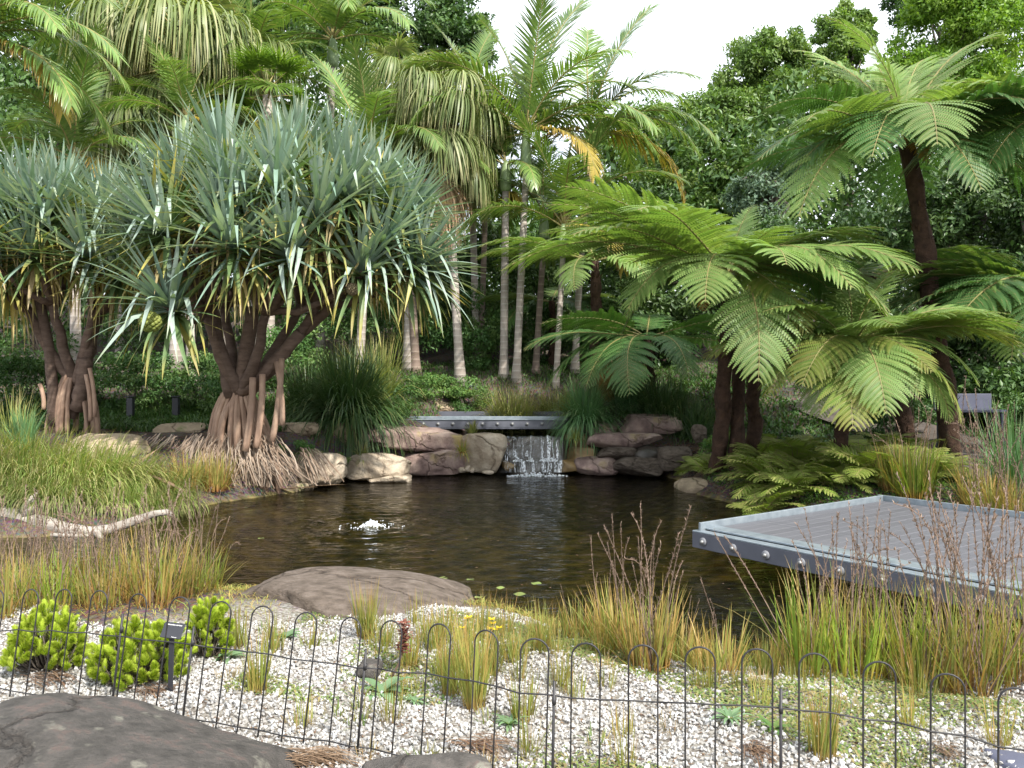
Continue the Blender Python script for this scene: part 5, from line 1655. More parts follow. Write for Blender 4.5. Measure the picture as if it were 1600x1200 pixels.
treefern('broad yellow green tree fern spreading toward the pond on dark twin trunks', 1118, 13.2, (1138, 425), 12.3, [
    ('g', 'flat', 230, 1.1), ('g', 'flat', 265, .95), ('g', 'down', 275, 1.1), ('g', 'flat', 305, 1.05), ('g', 'down', 335, 1.1), ('g', 'mid', 180, 1.1), ('g', 'mid', 325, 1.0), ('g', 'flat', 355, 1.15), ('g', 'down', 212, 1.1),
    ('g', 'flat', 178, 1.32), ('g', 'mid', 150, 1.2), ('g', 'mid', 198, 1.15), ('g', 'flat', 215, 1.2), ('g', 'mid', 120, 1.1), ('g', 'mid', 60, 1.1), ('g', 'flat', 25, 1.2), ('g', 'mid', 5, 1.1), ('g', 'down', 250, 1.0), ('g', 'down', 292, 1.02), ('g', 'down', 318, 1.05), ('g', 'flat', 340, 1.1), ('g', 'mid', 90, 1.1), ('g', 'flat', 160, 1.05), ('r', 'down', 226, .9), ('g', 'down', 196, .95), ('o', 'down', 300, .8), ('g', 'mid', 270, .8), ('g', 'up', 40, .6), ('d', 'down', 170, .95), ('d', 'down', 10, .95)], 61, .90, .105, extra=[(1148, 640, 1150, 470, 13.0, .10), (1178, 640, 1164, 460, 13.4, .105)])
treefern('tall tree fern with upright pale stalks, trunk bare below its dark green crown', 1488, 13.6, (1415, 218), 12.6, [
    ('g', 'up', 168, 1.05), ('g', 'up', 130, 1.0), ('g', 'up', 80, .9), ('g', 'up', 35, 1.05), ('g', 'up', 20, 1.15), ('d', 'flat', 178, 1.05), ('d', 'flat', 160, .95), ('g', 'down', 212, 1.05), ('d', 'down', 238, .95), ('d', 'down', 280, .95), ('g', 'down', 308, 1.0), ('r', 'down', 255, .7), ('d', 'down', 295, 1.0), ('d', 'down', 196, 1.0), ('d', 'flat', 0, 1.15), ('d', 'down', 345, 1.05), ('d', 'flat', 100, 1), ('d', 'flat', 50, 1), ('d', 'down', 190, .9), ('g', 'mid', 330, .8), ('g', 'down', 258, 1.0), ('d', 'down', 325, 1.05), ('g', 'flat', 225, 1.0), ('g', 'up', 110, .9)], 62, 1.02, .12)
treefern('low wide tree fern with olive lower fronds, standing over the small ferns', 1303, 12.2, (1332, 535), 11.6, [
    ('g', 'down', 232, .8), ('g', 'down', 285, .72), ('g', 'down', 310, .85), ('g', 'down', 205, .85), ('g', 'down', 338, .9), ('r', 'down', 250, .7), ('g', 'down', 262, .95),
    ('g', 'flat', 190, 1.0), ('g', 'flat', 330, 1.0), ('g', 'mid', 10, 1.0), ('g', 'mid', 300, .8), ('g', 'mid', 175, .9), ('g', 'flat', 260, .75), ('g', 'mid', 70, 1.0),
    ('g', 'up', 70, .82), ('g', 'up', 20, .8), ('g', 'mid', 100, .85), ('g', 'mid', 40, .95), ('g', 'flat', 5, 1.0), ('g', 'flat', 345, .95), ('o', 'flat', 182, .92), ('g', 'flat', 205, .8), ('o', 'down', 222, .95), ('o', 'down', 248, .9), ('g', 'down', 275, .62), ('o', 'down', 292, .8), ('o', 'down', 318, .85), ('o', 'flat', 335, 1.0), ('g', 'mid', 150, .85), ('o', 'down', 262, .88), ('g', 'flat', 60, .9), ('o', 'down', 200, .85)], 63, .84, .085)
treefern('mid height tree fern with a reddish brown trunk near the slim palms', 925, 18.9, (930, 405), 18.3, [
    ('g', 'flat', 180, .85), ('g', 'mid', 150, .85), ('g', 'flat', 200, .8), ('g', 'mid', 110, .9), ('g', 'mid', 60, .8), ('d', 'flat', 20, .8), ('d', 'down', 340, .8), ('g', 'down', 250, .6), ('g', 'down', 300, .7), ('d', 'flat', 350, .9), ('g', 'up', 90, .7)], 64, 1.25, .11)
treefern('tree fern behind the wide low one, bright fronds showing over its top', 1420, 15.5, (1360, 430), 14.5, [
    ('g', 'mid', 170, .85), ('g', 'flat', 10, .9), ('g', 'mid', 30, .9), ('g', 'flat', 190, .9), ('g', 'mid', 90, .9), ('g', 'down', 240, .8), ('g', 'down', 300, .85), ('g', 'flat', 330, .9), ('d', 'down', 210, .9), ('d', 'mid', 130, .9)], 65, .95, .12)
treefern('dark tree fern at the right edge, fronds hanging behind the bench', 1700, 13.5, (1640, 455), 12.6, [
    ('g', 'flat', 180, .9), ('g', 'down', 205, 1.0), ('g', 'mid', 165, 1.0), ('g', 'down', 230, 1.0), ('g', 'down', 260, 1.0),
    ('d', 'flat', 170, 1.0), ('d', 'flat', 195, 1.0), ('d', 'down', 215, 1.0), ('d', 'mid', 150, 1.0), ('d', 'down', 185, 1.0), ('d', 'down', 240, .9), ('d', 'mid', 120, .9), ('d', 'flat', 160, .9), ('d', 'mid', 90, 1), ('d', 'flat', 20, 1)], 66, .9, .13)
treefern('tree fern leaning in at the upper right edge above the bench side', 1740, 12.5, (1705, 180), 11.5, [
    ('g', 'flat', 165, 1.0), ('d', 'flat', 185, 1.05), ('d', 'down', 200, 1.1), ('d', 'down', 175, 1.1), ('g', 'mid', 150, 1.0), ('g', 'mid', 175, .9), ('d', 'down', 225, .9), ('d', 'flat', 100, 1), ('d', 'flat', 20, 1)], 67, .95, .14)
treefern('small dark tree fern in the shade left of the dark twin trunks', 1020, 17.2, (1010, 525), 16.6, [
    ('d', 'mid', 200, .8), ('d', 'down', 250, .85),
    ('d', 'flat', 180, .8), ('d', 'mid', 150, .8), ('d', 'flat', 20, .8), ('d', 'down', 220, .8), ('d', 'down', 300, .8), ('d', 'mid', 80, .8), ('d', 'flat', 340, .85), ('d', 'down', 190, .8)], 68, 1.1, .05)
treefern('small tree fern far back between the slim palm trunks', 862, 21.5, (862, 470), 21.5, [
    ('g', 'flat', 180, .8), ('g', 'mid', 150, .8), ('g', 'flat', 20, .8), ('d', 'down', 220, .8), ('d', 'down', 300, .8), ('g', 'mid', 80, .8), ('d', 'flat', 340, .85)], 69, .9, .09)

# low ferns on the bank
LF = {k: [fern_mesh(.62, R(e), R(a), s, M_LOWFERN, lw=.80, npin=14, npl=9, bare=.10) for s in (1, 2, 3)] for k, e, a in (('u', 66, 70), ('m', 42, 70), ('f', 18, 55))}
def lowfern(label, px, d, sc, seed, group):
    g0 = G(px, d)
    t_ = thing('low_fern', label, 'fern', g0, group)
    g = np.random.default_rng(seed)
    for kd, n in (('u', 5), ('m', 5), ('f', 3)):
        for i in range(n):
            link('frond', LF[kd][g.integers(0, 3)], t_, (g.normal(0, .04), g.normal(0, .04), .02), (g.normal(0, .2), 0, g.uniform(0, 6.28)), sc * g.uniform(.8, 1.15))
g = np.random.default_rng(9)
k = 0
FG = 'small ferns covering the bank under the tree ferns'
for d, row in ((11.2, 'outermost'), (11.6, 'lowest'), (12.1, 'second'), (12.7, 'third'), (13.3, 'fourth'), (14.0, 'topmost')):
    nth = 0
    for px in np.arange(1190, 1480, 46):
        pxx = px + g.uniform(-16, 16) + (d - 12) * 6
        if pxx > 1475 - (d - 11.5) * 22:
            continue
        nth = nth + 1
        lowfern(ORD[nth - 1] + ' fern from the twin trunks in the ' + row + ' row of small bank ferns', pxx, d + g.uniform(-.2, .2), g.uniform(.8, 1.25), k, FG)
        k += 1
for px, d, lab in ((1118, 13.3, 'bright fern at the foot of the dark twin trunks'), (1150, 13.0, 'fern beside the dark twin trunks, on their pond side'), (1180, 12.8, 'fern between the twin trunks and the bank of small ferns'), (1092, 14.3, 'lone fern at the upper end of the bark mulch'), (1100, 13.6, 'fern at the edge of the bark mulch by the dark trunks')):
    lowfern(lab, px, d, .8, k, None)
    k += 1

# ------------------------------------------------------------------ grasses, rushes and reeds
def tuft(label, px, d, n, L, spread, w, mat, seed, name='grass_clump', cat='grass clump', group=None, droop=1.0, foot=.10, segs=5, z=None, lean=(0, 0), stalks=0, stalkL=1.0, ymin=0.0, at=None):
    g = np.random.default_rng(seed)
    g0 = G(px, d) if at is None else np.asarray(at, float)
    if z is not None:
        g0[2] = z
    t_ = thing(name, label, cat, g0 - [0, 0, .02], group)
    a = g.uniform(0, 6.28, n)
    r_ = foot * np.sqrt(g.random(n))
    th = np.abs(g.normal(0, spread, n)) + .03
    b = np.stack([r_ * np.cos(a), r_ * np.sin(a), 0 * a], 1)
    a2 = a + g.normal(0, .5, n)
    dd = np.stack([np.sin(th) * np.cos(a2) + lean[0], np.sin(th) * np.sin(a2) + lean[1], np.cos(th)], 1)
    mb = MB()
    ribbons(mb, b, dd, L * g.uniform(.5, 1.1, n), w * g.uniform(.7, 1.3, n), droop * (.3 + 1.4 * np.clip(th, 0, 1.2)) * g.uniform(.6, 1.4, n), segs, prof='blade')
    link('leaf_blades', mb.mesh('leaf_blades', mat), t_)['kind'] = 'stuff'
    for k in range(stalks):
        a = g.uniform(0, 6.28)
        th = abs(g.normal(0, .24)) + .02
        link('seed_stalk', STALK[int(g.integers(0, len(STALK)))], t_, (foot * .6 * math.cos(a), foot * .6 * math.sin(a), 0), (th * math.sin(a) * -1 + g.normal(0, .05), th * math.cos(a) + lean[0] * .7, g.uniform(0, 6.28)), stalkL * g.uniform(.65, 1.1))
    return t_

def stalk_mesh(seed, nod=0.0):
    g = np.random.default_rng(seed)
    n = 12
    s = np.linspace(0, 1, n)
    pts = np.stack([.05 * s ** 2 * g.normal(0, 1) + nod * s ** 4 * .25, .05 * s ** 2 * g.normal(0, 1), s - nod * s ** 5 * .18], 1)
    mb = MB()
    tube(mb, pts, np.linspace(.0035, .0018, n), 5, r=.6)
    m_ = 70
    q = g.uniform(.48, 1.0, m_)
    i0 = np.clip((q * (n - 1)).astype(int), 0, n - 2)
    fr_ = (q * (n - 1) - i0)[:, None]
    b = pts[i0] * (1 - fr_) + pts[i0 + 1] * fr_
    a = g.uniform(0, 6.28, m_)
    ribbons(mb, b, np.stack([np.cos(a) * .55, np.sin(a) * .55, .8 + 0 * a], 1), g.uniform(.014, .028, m_), .0052, .2, 2, prof='leaf')
    return mb.mesh('seed_stalk', M_STALK)
STALK = [stalk_mesh(s, nd) for s, nd in ((1, 0), (2, .15), (3, 0), (4, .5), (5, .1), (6, 1.0))]

tuft('large dark green clumping rush arching over the stone wall, left of the footbridge', 545, 16.0, 3200, 1.75, .95, .024, M_LOM, 1, 'mat_rush', 'rush', droop=1.9, foot=.42, segs=6)
tuft('dark clumping rush half hidden behind the large one, by the prop roots', 480, 17, 700, 1.35, .6, .020, M_LOM, 2, 'mat_rush', 'rush', droop=1.4, foot=.3)
tuft('tall strappy green rush behind the large dark one, in the light', 590, 18.2, 300, 1.6, .5, .03, M_OLIVEGRASS, 3, 'mat_rush', 'rush', droop=1.0, foot=.35)
tuft('olive tufted grass with pale seed tips behind the middle of the footbridge', 800, 17.9, 1700, 1.15, .8, .021, M_OLIVEGRASS, 4, droop=1.7, foot=.38)
tuft('olive tufted grass between the pale tipped one and the brown plume grass', 872, 18.3, 1500, 1.15, .75, .021, M_OLIVEGRASS, 5, droop=1.6, foot=.38)
tuft('blue green grass clump spilling over the right end of the footbridge', 914, 16.3, 1500, 1.0, .8, .020, M_BLUEGRASS, 6, droop=1.4, foot=.22, z=1.0)
tuft('brown and tan plume grass standing upright in front of the ferns', 962, 18.0, 700, 1.25, .42, .024, M_TANGRASS, 7, droop=.7, foot=.24)
tuft('dark olive grass clump above the large red brown stone', 1030, 17.0, 1600, 1.15, .7, .021, M_LOM, 8, droop=1.4, foot=.45)
tuft('dark grass clump just right of the blue green one', 985, 17.2, 600, .9, .55, .018, M_BLUEGRASS, 9, droop=1.2, foot=.3)
tuft('dim grass clump under the tree fern, right of the stone wall', 1075, 16.6, 700, 1.0, .5, .018, M_LOM, 10, droop=1.2, foot=.4)
tuft('little yellowish tuft on top of the sandstone block', 738, 15.75, 60, .32, .5, .022, M_OLIVEGRASS, 11, droop=1.0, foot=.05, z=.80)
tuft('small green tuft between stones below the dark rush', 566, 14.7, 120, .36, .6, .012, M_OLIVEGRASS, 12, droop=1.0, foot=.06, z=.42)
tuft('rusty tuft growing in the joint left of the sandstone block', 722, 15.25, 120, .3, .7, .016, M_SEDGE, 13, droop=1.4, foot=.06, z=.48)
tuft('mossy grass tuft at the lip of the waterfall', 900, 15.75, 120, .28, .7, .012, M_OLIVEGRASS, 14, droop=1.4, foot=.08, z=.72)
# left bank: soft mounded grass
for i, (px, d, n, L, lab) in enumerate([(60, 10.6, 900, 1.15, 'soft bright green mounded grass above the driftwood branch'), (130, 10.5, 1000, 1.1, 'soft green grass mound leaning toward the water, middle of the left bank'), (185, 10.9, 900, 1.0, 'soft grass mound in front of the flat tan slab'), (0, 10.6, 800, 1.1, 'soft grass mound cut by the left edge, behind the driftwood'), (235, 11.1, 600, .85, 'soft yellowish grass mound at the tip of the left bank'), (-50, 10.4, 700, 1.1, 'soft grass mound beyond the left edge'), (95, 10.0, 700, .8, 'low grey green grass right behind the driftwood branch')]):
    tuft(lab, px, d, int(n * 1.15), L * .70, .98, .012, M_SOFTGRASS, 20 + i, 'soft_grass', 'grass clump', droop=2.6, foot=.5, segs=6, lean=(.25, -.15))
for i, (px, d, lab) in enumerate([(40, 9.85, 'short weeping grass just above the snapped stub of the driftwood'), (110, 9.75, 'short weeping grass over the middle of the driftwood branch'), (170, 9.9, 'short weeping grass above the fork of the driftwood'), (225, 10.2, 'short weeping grass above the pale tip of the driftwood'), (262, 10.7, 'short weeping grass at the water beside the fallen straw blade'), (-20, 9.8, 'short weeping grass at the left edge above the driftwood')]):
    tuft(lab, px, d + .25, 600, .46, 1.0, .010, M_SOFTGRASS, 700 + i, 'soft_grass', 'grass clump', droop=2.2, foot=.42, segs=5, lean=(.15, -.15))
tuft('upright dark green tuft behind the soft grass mound', 38, 12.2, 160, .75, .28, .02, M_BLUEGRASS, 28, droop=.5, foot=.1)
tuft('thin tall grass with bent stems near the left screw pine', 20, 12.8, 120, 1.0, .4, .014, M_OLIVEGRASS, 29, droop=1.0, foot=.2)
tuft('golden reed tuft at the waterline below the fine roots, left side', 290, 11.7, 260, .62, .42, .014, M_REED, 30, 'reed_clump', 'reeds', droop=.7, foot=.18, stalks=5, stalkL=.75)
tuft('golden reed tuft at the waterline in front of the fine roots', 335, 12.1, 300, .62, .42, .014, M_REED, 31, 'reed_clump', 'reeds', droop=.7, foot=.2, stalks=6, stalkL=.8)
tuft('sparse golden tuft at the water between soft grass and fine roots', 258, 11.2, 160, .5, .4, .014, M_REED, 32, 'reed_clump', 'reeds', droop=.7, foot=.14, stalks=4, stalkL=.7)
# near left reeds
RL = [(-40, 5.4), (10, 5.2), (45, 5.7), (85, 5.35), (130, 5.75), (165, 5.4), (205, 5.8), (240, 5.45), (275, 5.7), (310, 5.9)]
RLAB = ['reed clump cut by the left edge of the photo', 'orange stemmed reed clump nearest the left edge behind the first bush', 'reed clump behind the left lime bush', 'rust coloured reed clump rising just right of the left lime bush', 'reeds in the gap between the two left lime bushes', 'orange based reed clump behind the wide lime bush', 'reed clump with many bent brown stalks below the driftwood branch', 'yellow green reed clump directly behind the plant label', 'tall yellow reed clump with purple stalks left of the flat boulder', 'last reed clump of the left row, touching the flat boulder']
for i, ((px, d), lab) in enumerate(zip(RL, RLAB)):
    tuft(lab, px, d, 130 + 40 * (i % 3), .42 + .10 * math.sin(i * 1.9 + .5) + .06 * (i > 6), .40, .008, M_REED if i % 3 else M_REEDGREEN, 40 + i, 'reed_clump', 'reeds', droop=.45, foot=.17, segs=4, stalks=18, stalkL=.78)
# middle reeds beside the water
for i, (px, d, n, L, lab, st, sl, ln) in enumerate([
    (1012, 4.35, 190, .48, 'orange stemmed reed clump in the middle with long seed stalks fanning over the water', 18, .92, (-.05, 0)),
    (962, 4.7, 150, .40, 'green reed clump left of the orange stemmed one', 6, .75, (-.1, 0)),
    (1056, 4.6, 70, .36, 'thin reed clump right behind the orange stemmed one', 4, .6, (.05, 0)),
    (1128, 4.2, 70, .36, 'sparse reed tuft with two lone stalks, left of the deck reeds', 3, .62, (0, 0)),
    (908, 5.0, 110, .30, 'dry tangled tuft at the water, left of the middle reeds', 3, .5, (0, 0))]):
    tuft(lab, px, d, n, L, .30, .009, M_REED, 60 + i, 'reed_clump', 'reeds', droop=.5, foot=.12, segs=4, stalks=st, stalkL=sl, lean=ln)
RR = [(1262, 4.25), (1300, 4.5), (1338, 4.2), (1372, 4.6), (1412, 4.25), (1450, 4.05), (1488, 4.4), (1522, 4.0), (1560, 4.3), (1600, 4.0), (1650, 4.2)]
RRLAB = ['first reed clump of the right hand bed, next to open water', 'reed clump below the middle of the deck edge', 'green reed clump under the fifth bolt of the deck', 'reed clump with tall bent stalks crossing the deck edge', 'reed clump with orange bases behind the fourth hoop from the right', 'dry reddish reed clump in the middle of the right bed', 'tall stalked reed clump standing before the deck boards', 'reed clump with the thickest bundle of purple brown stalks', 'bright yellow green reed clump right of the thick stalk bundle', 'reed clump at the right edge in front of the deck', 'reed clump just beyond the right edge']
for i, ((px, d), lab) in enumerate(zip(RR, RRLAB)):
    tuft(lab, px, d, 95, .56 + .1 * math.sin(i * 2.1), .26, .009, M_REEDGREEN if i % 2 == 0 else M_REED, 80 + i, 'reed_clump', 'reeds', droop=.45, foot=.14, segs=4, stalks=15 if i in (3, 6, 7, 8) else 6, stalkL=1.2 if i in (6, 7, 8) else .95)
# far right reeds beyond the deck
for i, (px, d, n, L, mt, lab, st, sl) in enumerate([
    (1428, 10.6, 260, .80, M_REEDGREEN, 'yellow green reed clump behind the far corner of the deck', 12, 1.5),
    (1400, 10.9, 130, .7, M_REED, 'thin reddish reed clump left of the far deck corner reeds', 8, 1.35),
    (1560, 9.7, 240, .75, M_REED, 'orange reed clump beyond the back kerb of the deck', 16, 1.45),
    (1530, 10.1, 160, .7, M_REED, 'pale dead reed stalks before the bench', 18, 1.6),
    (1600, 9.4, 240, .8, M_REED, 'orange reed clump at the right edge beyond the deck', 16, 1.5),
    (1586, 10.4, 220, 1.35, M_BLUEGRASS, 'tall dark green strap leaved clump at the right edge', 6, 1.3)]):
    tuft(lab, px, d, n, L, .30, .018, mt, 100 + i, 'reed_clump', 'reeds', droop=.5, foot=.22, stalks=st, stalkL=sl)
# sedges in the gravel and on the shore
SD = [(404, 3.85, .34, 90), (372, 4.6, .30, 60), (428, 4.5, .30, 60), (572, 4.75, .36, 110), (600, 4.6, .22, 50), (640, 4.35, .26, 90), (676, 4.6, .28, 80), (704, 3.95, .36, 110), (742, 3.75, .46, 130), (726, 4.3, .34, 90), (768, 4.2, .32, 90), (818, 3.6, .26, 60), (800, 4.4, .22, 80), (845, 4.5, .2, 70), (1285, 3.2, .34, 110), (1130, 4.5, .24, 80), (1090, 4.3, .22, 70), (1200, 4.1, .26, 90), (1425, 3.5, .2, 60), (485, 4.55, .2, 50), (695, 4.9, .22, 70), (940, 4.5, .2, 60)]
SDL = ['tall thin sedge tuft standing alone in white gravel right of the plant label', 'thin sedge at the foot of the boulder, third hoop right of the label', 'orange tinged sedge before the left end of the flat boulder', 'tall fine sedge growing against the middle of the flat boulder', 'short sedge right beside the tall one at the boulder', 'sedge tuft next to the red brown seed head', 'sedge in front of the right end of the flat boulder', 'dense orange based sedge tuft behind the fence, below the yellow flowers', 'tallest green sedge tuft in the gravel, right of the orange based one', 'green sedge just behind the tallest tuft', 'sedge holding up the yellow flowers', 'small sedge close to the fence stake in the middle', 'weedy sedge right of the yellow flowers', 'low weedy tuft near the dry tangled reeds', 'spreading rushy tuft at the bottom right of the gravel', 'low tuft left of the right hand reed bed', 'short grassy tuft below the sparse two stalked reeds', 'thin grass at the left foot of the right hand reed bed', 'small brown tuft at the bottom right behind the hoops', 'dry little tuft below the boulder', 'thin dry grass on the right shoulder of the flat boulder', 'short grass at the foot of the middle reeds']
for i, ((px, d, L, n), lab) in enumerate(zip(SD, SDL)):
    tuft(lab, px, d, n, L, .17 if L > .24 else .4, .0055, M_SEDGE, 120 + i, 'sedge_tuft', 'sedge', droop=.4, foot=.05, segs=4)

# ------------------------------------------------------------------ lime green foxtail bushes
def shoot_mesh(seed, r_, L):
    g = np.random.default_rng(seed)
    n = 400
    s = g.random(n) ** .8
    a = g.uniform(0, 6.28, n)
    b = np.stack([.004 * np.cos(a), .004 * np.sin(a), s * L * .82], 1)
    rad = np.stack([np.cos(a), np.sin(a), 0 * a], 1)
    d = rad * (1.0 - .7 * s[:, None] ** 2) + [0, 0, .38] + g.normal(0, .12, (n, 3))
    d[:, 2] += s * 1.0
    mb = MB()
    ribbons(mb, b, d, r_ * (.75 + .5 * np.sin(np.pi * np.clip(.25 + s * .75, 0, 1))) * g.uniform(.8, 1.15, n), r_ * .12, -.35, 2, prof='strap', r=g.random(n))
    return mb.mesh('shoot', M_SHOOT)
SHOOT = [shoot_mesh(s, r_, L) for s, r_, L in ((1, .025, .07), (2, .027, .055), (3, .023, .085), (4, .026, .065))]
def limebush(label, px, d, w, h, n, seed, shape=None):
    g = np.random.default_rng(seed)
    g0 = G(px, d)
    t_ = thing('foxtail_bush', label, 'bush', g0)
    for i in range(n):
        z = (i + .5) / n
        ph = i * 2.39996
        rr_ = math.sqrt(1 - (z * .93) ** 2) * g.uniform(.75, 1.0)
        p = np.array([rr_ * math.cos(ph) * w, rr_ * math.sin(ph) * w * .75, .05 + z * h * g.uniform(.82, 1.06)])
        if shape:
            p = shape(p, g)
        mb = MB()
        tube(mb, curve((g.normal(0, .02), g.normal(0, .02), 0), p, (p[0] * .12, p[1] * .12, -.02), 5), np.linspace(.006, .003, 5), 4)
        link('twig', mb.mesh('twig', M_WOOD), t_)
        link('shoot', SHOOT[i % 4], t_, p - [0, 0, .03], (-p[1] / w * .75 + g.normal(0, .25), p[0] / w * .75 + g.normal(0, .25), g.uniform(0, 6.28)), g.uniform(.75, 1.15))
limebush('rounded lime green foxtail bush nearest the left edge behind the fence', 72, 4.15, .205, .22, 125, 1, lambda p, g: p + [.0, 0, .10 * max(0, 1 - abs(p[0] - .0) / .07)])
limebush('wide lime green foxtail bush just left of the plant label', 218, 4.1, .26, .24, 160, 2)
limebush('upright lime green foxtail bush right of the plant label', 326, 4.4, .12, .27, 65, 3, lambda p, g: p + [.08 * p[2], 0, 0])

# ------------------------------------------------------------------ plant label
sp_ = G(266, 3.88)
sg = thing('plant_label', 'small black plant label on a stake beside the lime green bushes', 'plant label', sp_)
zt = P(270, 984, 3.88)[2] - sp_[2]
mb = MB()
box(mb, (0, 0, zt / 2 - .03), (.024, .012, zt + .04), 0, 0, .002)
o = link('stake', mb.mesh('stake', M_SIGN, False), sg, None, (0, .03, 0))
pl = MB()
box(pl, (0, 0, 0), (.108, .006, .078), 0, 0, .002)
po = link('plate', pl.mesh('plate', M_SIGN, False), sg, (.018, -.012, zt), (R(-35), R(4), R(-8)))
mb = MB()
box(mb, (0, .03, -.012), (.10, .004, .07), 0, 0, .001)
link('backing', mb.mesh('backing', M_SIGN, False), sg, (-.004, .0, zt - .002), (R(-5), R(4), R(-8)))
def words(txt, size, loc, parent):
    cu = bpy.data.curves.new('lettering', 'FONT')
    cu.body = txt
    cu.size = size
    cu.align_x = 'CENTER'
    cu.extrude = .0004
    o = bpy.data.objects.new('lettering', cu)
    COL.objects.link(o)
    o.parent = parent
    o.location = loc
    o.rotation_euler = (R(90), 0, 0)
    bpy.context.view_layer.update()
    me = bpy.data.meshes.new_from_object(o)
    bpy.data.objects.remove(o)
    o = link('lettering', me, parent, loc, (R(90), 0, 0))
    me.materials.clear()
    me.materials.append(M_INK)
words('Adenanthos sericeus', .0098, (0, -.0036, .024), po)
words('Proteaceae', .006, (.02, -.0036, -.034), po)

# ------------------------------------------------------------------ hooped wire fence
fpx = np.array([-60, 50, 283, 550, 836, 1094, 1273, 1481, 1586, 1680])
fdd = np.array([4.0, 3.84, 3.5, 3.28, 2.88, 2.80, 2.74, 2.66, 2.60, 2.54])
HO = [-4, 50, 102, 157, 218, 283, 347, 412, 480, 550, 613, 688, 761, 836, 916, 1005, 1094, 1183, 1273, 1374, 1481, 1588, 1692]
TOPY = np.interp(HO, [50, 102, 157, 218, 283, 347, 412, 480, 550, 613, 688, 761, 836, 916, 1005, 1094, 1183, 1273, 1374, 1481, 1586], [921, 921, 923, 928, 933, 940, 947, 957, 965, 970, 975, 985, 998, 1005, 1008, 1011, 1014, 1021, 1034, 1053, 1075])
fen = thing('wire_fence', 'low black hooped wire border fence running across the gravel', 'fence', G(800, 2.9))
fo_ = np.array(fen.location)
rail_lo, rail_hi = [], []
for k, px in enumerate(HO):
    d = float(np.interp(px, fpx, fdd))
    top = P(px, TOPY[k], d)
    nx_ = HO[k + 1] if k + 1 < len(HO) else px + 100
    nxt = P(nx_, 0, float(np.interp(nx_, fpx, fdd)))
    e = nrm((nxt - top) * [1, 1, 0])
    hwid = .052
    gz = float(H(top[0], top[1]))
    hgt = top[2] - gz
    lean = -.135 * (1 - sstep(300, 1050, px))
    pts = []
    def at_(off, z):
        return top * [1, 1, 0] + e * off + np.array([lean * (top[2] - z), 0, z]) - fo_
    pts = [at_(-hwid, gz - .06), at_(-hwid, gz + hgt * .4), at_(-hwid, top[2] - hwid)]
    for a in np.linspace(180, 0, 11)[1:-1]:
        pts.append(at_(hwid * math.cos(R(a)), top[2] - hwid + hwid * math.sin(R(a))))
    pts += [at_(hwid, top[2] - hwid), at_(hwid, gz + hgt * .4), at_(hwid, gz - .06)]
    mb = MB()
    tube(mb, np.array(pts), .0034, 6)
    link('hoop', mb.mesh('hoop', M_WIRE), fen)
    zr = top[2] - .20
    rail_hi += [at_(-hwid, zr), at_(hwid, zr)]
    rail_lo += [at_(-hwid, gz + .035), at_(hwid, gz + .035)]
rail_hi, rail_lo = np.array(rail_hi), np.array(rail_lo)
cuts_ = [0, 7, 12, 20, 31, 39, len(rail_hi) - 1]
for a, b in zip(cuts_[:-1], cuts_[1:]):
    for rl in (rail_hi, rail_lo):
        mb = MB()
        tube(mb, rl[a:b + 1] + [0, -.005, 0], .003, 6)
        link('rail', mb.mesh('rail', M_WIRE), fen)
for px, py in ((192, 985), (303, 1005), (572, 1040), (866, 1090), (1220, 1102)):
    d = float(np.interp(px, fpx, fdd)) - .012
    top = P(px, py - 26, d)
    gz = float(H(top[0], top[1]))
    lean = -.12 * (1 - sstep(300, 1050, px))
    mb = MB()
    tube(mb, np.array([[top[0] + lean * (top[2] - gz + .08), d, gz - .08], [top[0], d, top[2]]]) - fo_, .0055, 7)
    link('stake', mb.mesh('stake', M_WIRE), fen)
    mb = MB()
    tube(mb, np.array([[top[0] + lean * .05, d, top[2] - .085], [top[0] + lean * .03, d, top[2] - .06]]) - fo_, .008, 8)
    link('clip', mb.mesh('clip', M_WIRE), fen)

# ------------------------------------------------------------------ gravel, weeds, litter
n = 54000
gy = 2.55 + (rng.random(n) ** .8) * 3.0
gx = rng.uniform(-1, 1, n) * (gy * .72 + .3)
k_ = (sdf(gx, gy) > .3) & (gy < 5.25 + .35 * np.sin(gx * 1.7 + 2))
wn_ = np.sin(gx * 2.3 + 1) * np.sin(gy * 2.9) + .6 * np.sin(gx * 5.1 + gy * 4)
k_ &= ~((gx > -.1) & (wn_ > .55) & (rng.random(n) < .85))
gx, gy = gx[k_], gy[k_]
n = len(gx)
sz = rng.uniform(.0042, .0098, n) * (1 + .6 * (rng.random(n) < .06))
v0 = np.array([(1, 0, 0), (-1, 0, 0), (0, 1, 0), (0, -1, 0), (0, 0, 1), (0, 0, -1), ]) * 1.15
f0 = np.array([(0, 2, 4), (2, 1, 4), (1, 3, 4), (3, 0, 4), (2, 0, 5), (1, 2, 5), (3, 1, 5), (0, 3, 5)])
q = nrm(rng.normal(0, 1, (n, 4)))
w_, x_, y_, z_ = q.T
RM = np.stack([1 - 2 * (y_ ** 2 + z_ ** 2), 2 * (x_ * y_ - z_ * w_), 2 * (x_ * z_ + y_ * w_), 2 * (x_ * y_ + z_ * w_), 1 - 2 * (x_ ** 2 + z_ ** 2), 2 * (y_ * z_ - x_ * w_), 2 * (x_ * z_ - y_ * w_), 2 * (y_ * z_ + x_ * w_), 1 - 2 * (x_ ** 2 + y_ ** 2)], 1).reshape(n, 3, 3)
V = v0[None] * (rng.uniform(.6, 1.3, (n, 1, 3))) * (1 + rng.normal(0, .16, (n, 6, 1)))
V = np.einsum('nij,nkj->nki', RM, V) * sz[:, None, None]
V += np.stack([gx, gy, H(gx, gy) + sz * .35 + .010 * rng.random(n) ** 2], 1)[:, None]
mb = MB()
